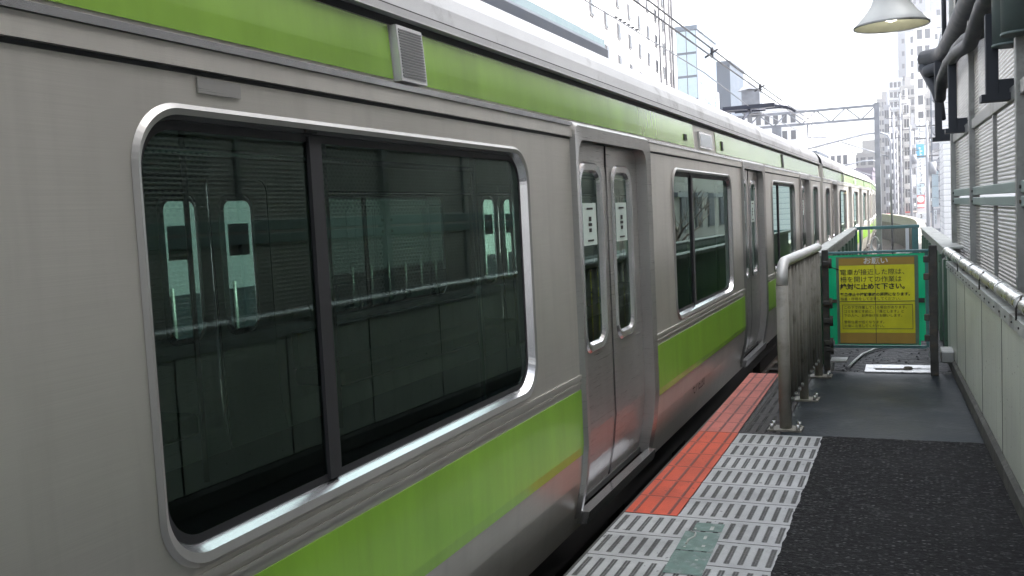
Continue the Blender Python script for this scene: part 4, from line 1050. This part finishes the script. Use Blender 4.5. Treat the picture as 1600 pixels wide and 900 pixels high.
# left side of the line
hb = building('apartment_building', 'long white block with rows of tiny paired windows above the near train roof', 'building', -11.45, 34.2, 26.4, 14, 30, 'b_white', 10, 9, .42, .2, rz=R(90 + 5.6), margin=.02, zstart=.27, wtop=.68)
for i, u in enumerate((19.2, 21.5, 23.6, 24.7)):
    m = MB(); m.tube([(u, -.18, 1), (u, -.18, 33)], .07, 6); m.build('drain_pipe', M['winframe'], hb)
m = MB(); m.box(14.5, 18.5, -.9, -.0, 11.2, 11.45); m.build('awning', M['b_grey'], hb)
gb = building('glazed_building', 'pale glass and lattice building at the top left of the sky', 'building', -21.5, 44, 5.5, 18, 24, 'b_lblue', 9, 3, .8, .86, wmat='signw', margin=.02)
for i in range(8):
    m = MB(); m.tube([(-1.2, -.5, 6.8 + i * 2.2), (6.3, -.5, 6.8 + i * 2.2)], .07, 6); m.build('sun_rail', M['truss'], gb)
for u in (-.6, 1.8, 4.2):
    m = MB(); m.tube([(u, -.5, 4), (u, -.5, 27)], .05, 6); m.build('lattice_post', M['truss'], gb)
building('office_tower', 'pale blue curtain walled tower behind the white block', 'building', -25.6, 112, 2.4, 12, 22.8, 'b_lblue', 9, 2, .9, .92, wmat='signb', margin=.01, roofbox=False)
building('office_block', 'dark slate blue block standing over the train roof', 'building', -27.0, 138, 3.1, 12, 22.2, 'b_blue', 1, 1, .1, .1, roofbox=False, zstart=.3)
building('low_building', 'small white house between pale blue tower and slate block', 'building', -24.4, 120, 1.6, 8, 13.5, 'b_white', 5, 2)
building('side_building', 'white building with dark hooded window just left of the gantry', 'building', -31, 170, 14, 18, 18, 'b_white', 7, 8, .5, .5)
fb = building('far_building', 'far white building with dark windows behind the gantry, left one', 'building', -18.5, 190, 8, 14, 11, 'b_white', 5, 6, .6, .55, group='far white buildings at the end of the line')
building('far_building', 'far white building with rooftop lattice above the train end', 'building', -12.6, 215, 9, 14, 11.5, 'b_cream', 5, 5, .55, .6, group='far white buildings at the end of the line')
pr = building('hall_building', 'low hall with mauve roof above the far end of the train', 'building', -13.5, 165, 7.5, 20, 6.5, 'b_purple', 2, 4, .4, .5, roofbox=False)
wb = building('wayside_building', 'cream low building mirrored in the second window of the nearest car', 'building', 6.7, 54.5, 28, 8, 6.4, 'b_cream', 3, 8, .5, .45, rz=R(-90), roofbox=False)
for i in range(7):
    m = MB(); m.box(1.2 + i * 3.8, 3.6 + i * 3.8, -.35, -.02, 6.6, 6.8); m.build('window_hood', M['b_grey'], wb)
bt = thing('bare_tree', 'leafless tree standing before the cream low building, mirrored in the train windows', 'tree', (5.6, 36, GZ))
rt = random.Random(5)
m = MB(); m.tube([(0, 0, 0), (.05, .1, 2.5), (-.05, .2, 4.2), (.1, .2, 5.4)], [.16, .13, .10, .07], 8); m.build('trunk', M['b_brown'], bt)
def limb(p, d, L_, r, dep):
    q = p + d * L_; m = MB(); m.tube([tuple(p), tuple((p + q) / 2 + Vector((rt.uniform(-.08, .08), rt.uniform(-.08, .08), .05))), tuple(q)], [r, r * .8, r * .6], 6); m.build('limb', M['b_brown'], bt)
    if dep:
        for k in range(3): limb(q, (d + Vector((rt.uniform(-.7, .7), rt.uniform(-.7, .7), rt.uniform(-.1, .5)))).normalized(), L_ * .68, r * .55, dep - 1)
for k in range(5): a = k * 1.26; limb(Vector((.02, .2, 4.0 + .3 * k)), Vector((.8 * math.cos(a), .9 * math.sin(a), .65)).normalized(), 1.2, .05, 2)
# opaque city behind the opposite platform (seen through and in the train's windows)
for i in range(5):
    building('trackside_building', ('white trackside building across the line, behind the %s train window' % ('first', 'second', 'third', 'fourth', 'fifth')[i]), 'building', -17 - (i % 2), -14 + i * 10.2, 9.6, 8, 3.2 + (i % 3) * .8, ('b_white', 'b_cream', 'b_grey', 'b_white', 'b_tan')[i], 3, 5, .5, .5, rz=R(90) if False else 0, roofbox=False)
# right side of the street
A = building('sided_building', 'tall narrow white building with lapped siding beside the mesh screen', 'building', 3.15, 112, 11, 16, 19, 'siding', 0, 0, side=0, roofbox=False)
Sb = building('stair_building', 'white building with dark steel escape stairs left of the lapped siding', 'building', 3.5, 185, 6.5, 12, 29, 'b_white', 7, 2, .5, .5, roofbox=False)
for i in range(10):
    z = 3 + i * 2.9
    m = MB(); m.box(-.2, 2.6, -1.3, -.1, z, z + .15); m.box(-.2, 2.6, -1.34, -1.3, z + .15, z + 1.1, 0); m.build('landing', M['b_grey'], Sb)
for x in (-.2, 1.1, 2.5):
    m = MB(); m.box(x - .12, x + .12, -1.6, -1.36, 0, 31); m.build('stair_column', M['b_blue'], Sb)
for i in range(9):
    z = 3 + i * 2.9
    m = MB(); m.tube([(.0 if i % 2 else 2.3, -.9, z + .1), (2.3 if i % 2 else .0, -.9, z + 3.0)], .15, 6); m.build('stair_flight', M['b_blue'], Sb)
Bb = building('shop_building', 'white shop building carrying a tall column of sign boards', 'building', .9, 232, 3.9, 12, 40, 'b_white', 11, 2, .55, .6, bands=.5)
building('shop_building', 'pale building with many small windows left of the sign column', 'building', -2.4, 262, 3.6, 14, 30, 'b_cream', 12, 3, .5, .55, bands=.6)
building('shop_building', 'grey white building with stacked balconies near the rail pole', 'building', -6.0, 295, 3.9, 14, 36, 'b_white', 13, 3, .5, .6, bands=1.0)
building('shop_building', 'narrow building at the far bend right above the train end', 'building', -10.2, 330, 4.4, 14, 34, 'b_cream', 12, 4, .5, .6)
building('tall_block', 'tall grey tower block behind the shops below the lamp shade', 'building', -3.6, 330, 8.6, 20, 66, 'b_grey', 16, 4, .35, .4)
building('tall_block', 'hazy grey tower block at the upper right near the duct end', 'building', 5.6, 300, 7.2, 18, 62, 'b_grey', 12, 2, .3, .3)
building('rounded_block', 'big white block with stepped top left of the duct end', 'building', -1.0, 285, 9.2, 18, 47, 'b_white', 14, 5, .5, .4)
# sign boards on the column building
def board(label, x0, x1, z0, z1, y, mat, marks=0, col='ink', name='sign_board', group='vertical sign boards on the shop building'):
    s = thing(name, label, 'sign', ((x0 + x1) / 2, y, (z0 + z1) / 2), 0, group)
    hw, hh = (x1 - x0) / 2, (z1 - z0) / 2
    m = MB(); m.box(-hw, hw, -.15, .15, -hh, hh, 0, .03); m.build('panel', M[mat], s)
    if marks:
        rnd = random.Random(int(z0 * 10)); m = MB(); st = 2 * hh / marks
        for i in range(marks):
            zc = -hh + st * (i + .5)
            for k in range(3):
                a = rnd.uniform(-.6, .1) * hw; m.box(a, a + rnd.uniform(.3, .6) * hw, -.17, -.152, zc - st * .3 + k * st * .24, zc - st * .3 + k * st * .24 + st * .09)
            m.box(-.07 * hw, .07 * hw, -.172, -.1705, zc - st * .33, zc + st * .33)
        m.build('lettering', M[col], s)
    m = MB(); m.box(-hw * .9, -hw * .7, .151, .6, -hh * .5, -hh * .4); m.box(-hw * .9, -hw * .7, .151, .6, hh * .4, hh * .5); m.build('bracket', M['winframe'], s)
    return s
def pxz(xp, yp, Y):                       # photo pixel to X, Z on a vertical plane at distance Y
    v = Vector(((xp - 800) / F_PX, -(yp - 450) / F_PX, -1.0)); wv = Vector((cr.dot(v), cd.dot(v), cu.dot(v))); t = Y / wv.y
    return wv.x * t, CAMH + wv.z * t
YS = 229.
def pboard(label, xa, xb, ya, yb, mat, marks=0, col='ink', Y=YS, **k):
    X0, Z1 = pxz(xa, ya, Y); X1, Z0 = pxz(xb, yb, Y); return board(label, X0, X1, min(Z0, Z1), max(Z0, Z1), Y, mat, marks, col, **k)
pboard('topmost white sign board with dark characters in the column', 1431, 1443, 186, 205, 'signw', 3)
pboard('second white sign board from the top, above the cyan board', 1431, 1443, 207, 224, 'signw', 3)
pboard('bright cyan sign board in the column of signs', 1431, 1444, 226, 246, 'cyan', 1, 'signw')
pboard('white sign board with black characters directly under the cyan board', 1432, 1444, 248, 266, 'signw', 4)
pboard('wider pale sign board below the black lettered one', 1432, 1446, 268, 286, 'signw', 2)
pboard('pale blue sign board just above the red board', 1432, 1444, 288, 304, 'signb', 3)
rb = pboard('red sign board with white oval at the bottom of the column', 1432, 1445, 305, 325, 'red')
m = MB(); m.tube([(0, -.17, .55), (0, -.2, .55)], .75, 20); m.build('white_oval', M['signw'], rb); m = MB(); m.box(-.8, .8, -.18, -.155, -1.25, -.6); m.build('white_bar', M['signw'], rb)
pboard('small teal and white sign low on the far building', 1409, 1420, 311, 319, 'cyan', 1, 'signw', Y=225, group='street signs', name='shop_sign')
pboard('large pale blue blank panel sign before the siding building', 1456, 1467, 268, 323, 'signb', 0, Y=120, group='street signs', name='panel_sign')
pboard('white street sign with black border under the pale blue panel', 1459, 1464, 328, 350, 'signw', 3, Y=118, group='street signs', name='shop_sign')
pboard('low white awning sign with dark characters under the sign column', 1431, 1448, 333, 342, 'signw', 1, 'ink', Y=222, group='street signs', name='shop_sign')
pboard('white blank board hanging left of the cyan board', 1416, 1428, 206, 226, 'signw', 0, Y=226, group='street signs', name='panel_sign')
pboard('white blank board left of the lower signs', 1425, 1431, 274, 291, 'signw', 0, Y=226, group='street signs', name='panel_sign')
pboard('dark red awning sign far down the street by the train end', 1382, 1396, 318, 324, 'red', 0, Y=225, group='street signs', name='shop_sign')
pboard('orange sign high up behind the roof of the near train car', 790, 812, -12, 4, 'orange', 0, Y=42, group='street signs', name='panel_sign')
for k, (xa, xb, yt, Y, mt, lab) in enumerate((
        (1381, 1390, 168, 205, 'b_grey', 'narrow grey building right at the last train car'),
        (1391, 1401, 205, 190, 'b_white', 'low white building behind the leftmost utility pole'),
        (1402, 1411, 175, 215, 'b_cream', 'slim tile faced building left of the small teal sign'),
        (1411, 1421, 160, 222, 'b_white', 'slim white building with awnings above the small teal sign'),
        (1421, 1431, 198, 228, 'b_grey', 'grey narrow building touching the sign column from the left'),
        (1446, 1457, 150, 210, 'b_cream', 'cream building showing between sign column and escape stairs'))):
    X0, Z1 = pxz(xa, yt, Y); X1, _ = pxz(xb, yt, Y)
    bb = building('narrow_building', lab, 'building', X0, Y, X1 - X0, 9, Z1, mt, 8 + k % 3, 2, .55, .62, bands=(.5 if k % 2 else None), group=None)
    for j in range(3):
        m = MB(); zz = (Z1 - GZ) * (.2 + .23 * j); m.box((X1 - X0) * .55, (X1 - X0) * .8, -.5, -.12, zz, zz + .6); m.build('air_conditioner', M['signw'], bb)
    m = MB(); m.tube([((X1 - X0) * .9, -.15, 0), ((X1 - X0) * .9, -.15, Z1 - GZ)], .07, 6); m.build('drain_pipe', M['b_grey'], bb)
    m = MB(); m.box(0, X1 - X0, -.9, -.02, 3.0, 3.3); m.build('awning', M[('red', 'b_tan', 'b_blue')[k % 3]], bb)
# utility poles
for k, (xp, Y, zt, lab) in enumerate(((1398, 150, 14, 'leftmost utility pole along the street'), (1409, 170, 19, 'tallest utility pole left of the sign column'), (1424, 140, 11.5, 'middle utility pole with transformer along the street'), (1450, 100, 9, 'rightmost utility pole close to the siding building'))):
    X, _ = pxz(xp, 300, Y); t = thing('utility_pole', lab, 'pole', (X, Y, GZ), 0, 'utility poles along the street')
    m = MB(); m.tube([(0, 0, 0), (0, 0, zt - GZ)], [.2, .13], 8); m.build('pole', M['b_grey'], t)
    for z in (.5, 1.7, 3.4):
        m = MB(); m.box(-1.0, 1.0, -.06, .06, zt - GZ - z - .07, zt - GZ - z + .07); m.build('crossarm', M['winframe'], t)
    if k in (2, 3): m = MB(); m.tube([(.45, 0, zt - GZ - 5.2), (.45, 0, zt - GZ - 4)], .33, 12); m.build('transformer', M['b_grey'], t)
for k in range(6):
    a = pxz(1398 + 9 * (k % 2), 238 + k * 11, 150); b2 = pxz(1470, 215 + k * 19, 100)
    wire('street_wire', [(a[0], 150, a[1]), ((a[0] + b2[0]) / 2, 125, (a[1] + b2[1]) / 2 - .4), (b2[0], 100, b2[1])], .022, M['wire_thin'], 'thin street wire %s strung between the poles at the right' % ('topmost', 'second from top', 'third from top', 'third from bottom', 'second from bottom', 'lowest')[k])
# street cars
def street_car(label, xp, yp, Y, mat, rz=0, group='cars parked down in the street'):
    X, _ = pxz(xp, yp, Y); t = thing('parked_car', label, 'car', (X, Y, GZ), rz, group)
    m = MB(); m.box(-.85, .85, 0, 4.2, .3, .92, 0, .08); m.build('body', M[mat], t)
    m = MB(); b0 = [(-.78, .35), (.78, .35), (.78, 3.2), (-.78, 3.2)]; t0 = [(-.62, .75), (.62, .75), (.62, 2.6), (-.62, 2.6)]
    for i in range(4): j = (i + 1) % 4; m.quad((*b0[i], .92), (*b0[j], .92), (*t0[j], 1.45), (*t0[i], 1.45), 1)
    m.poly([(*q, 1.45) for q in t0], 0); m.build('cabin', [M[mat], M['win']], t)
    for x in (-.8, .8):
        for y in (.8, 3.4): m = MB(); m.tube([(x - .1, y, .31), (x + .1, y, .31)], .31, 14); m.build('wheel', M['tyre'], t)
    for x in (-.66, .66): m = MB(); m.box(x - .16, x + .16, -.03, .0, .6, .8); m.build('tail_light', M['taillight'], t)
street_car('black car with red tail lights nearest on the street right of the walkway', 1465, 362, 150, 'carblack')
street_car('dark grey car under the sign column', 1432, 348, 195, 'cargrey')
street_car('white car further up the street behind the black one', 1447, 345, 190, 'carwhite')
street_car('black car parked left among the street traffic', 1425, 350, 180, 'carblack')

# ------------------------------------------------------------------ air between the viewer and the far street
m = MB(); m.box(-140, 140, -60, 420, GZ - 1.6, 75)
hz = m.build('haze', [], None); hz['kind'] = 'stuff'
hm = bpy.data.materials.new('pale_air'); hm.use_nodes = True; nt = hm.node_tree
for n in list(nt.nodes): nt.nodes.remove(n)
ho = nt.nodes.new('ShaderNodeOutputMaterial'); hv = nt.nodes.new('ShaderNodeVolumePrincipled')
hv.inputs['Color'].default_value = (.9, .93, 1, 1); hv.inputs['Density'].default_value = .0009; hv.inputs['Anisotropy'].default_value = .2
L(nt, hv.outputs[0], ho.inputs['Volume']); hz.data.materials.append(hm)
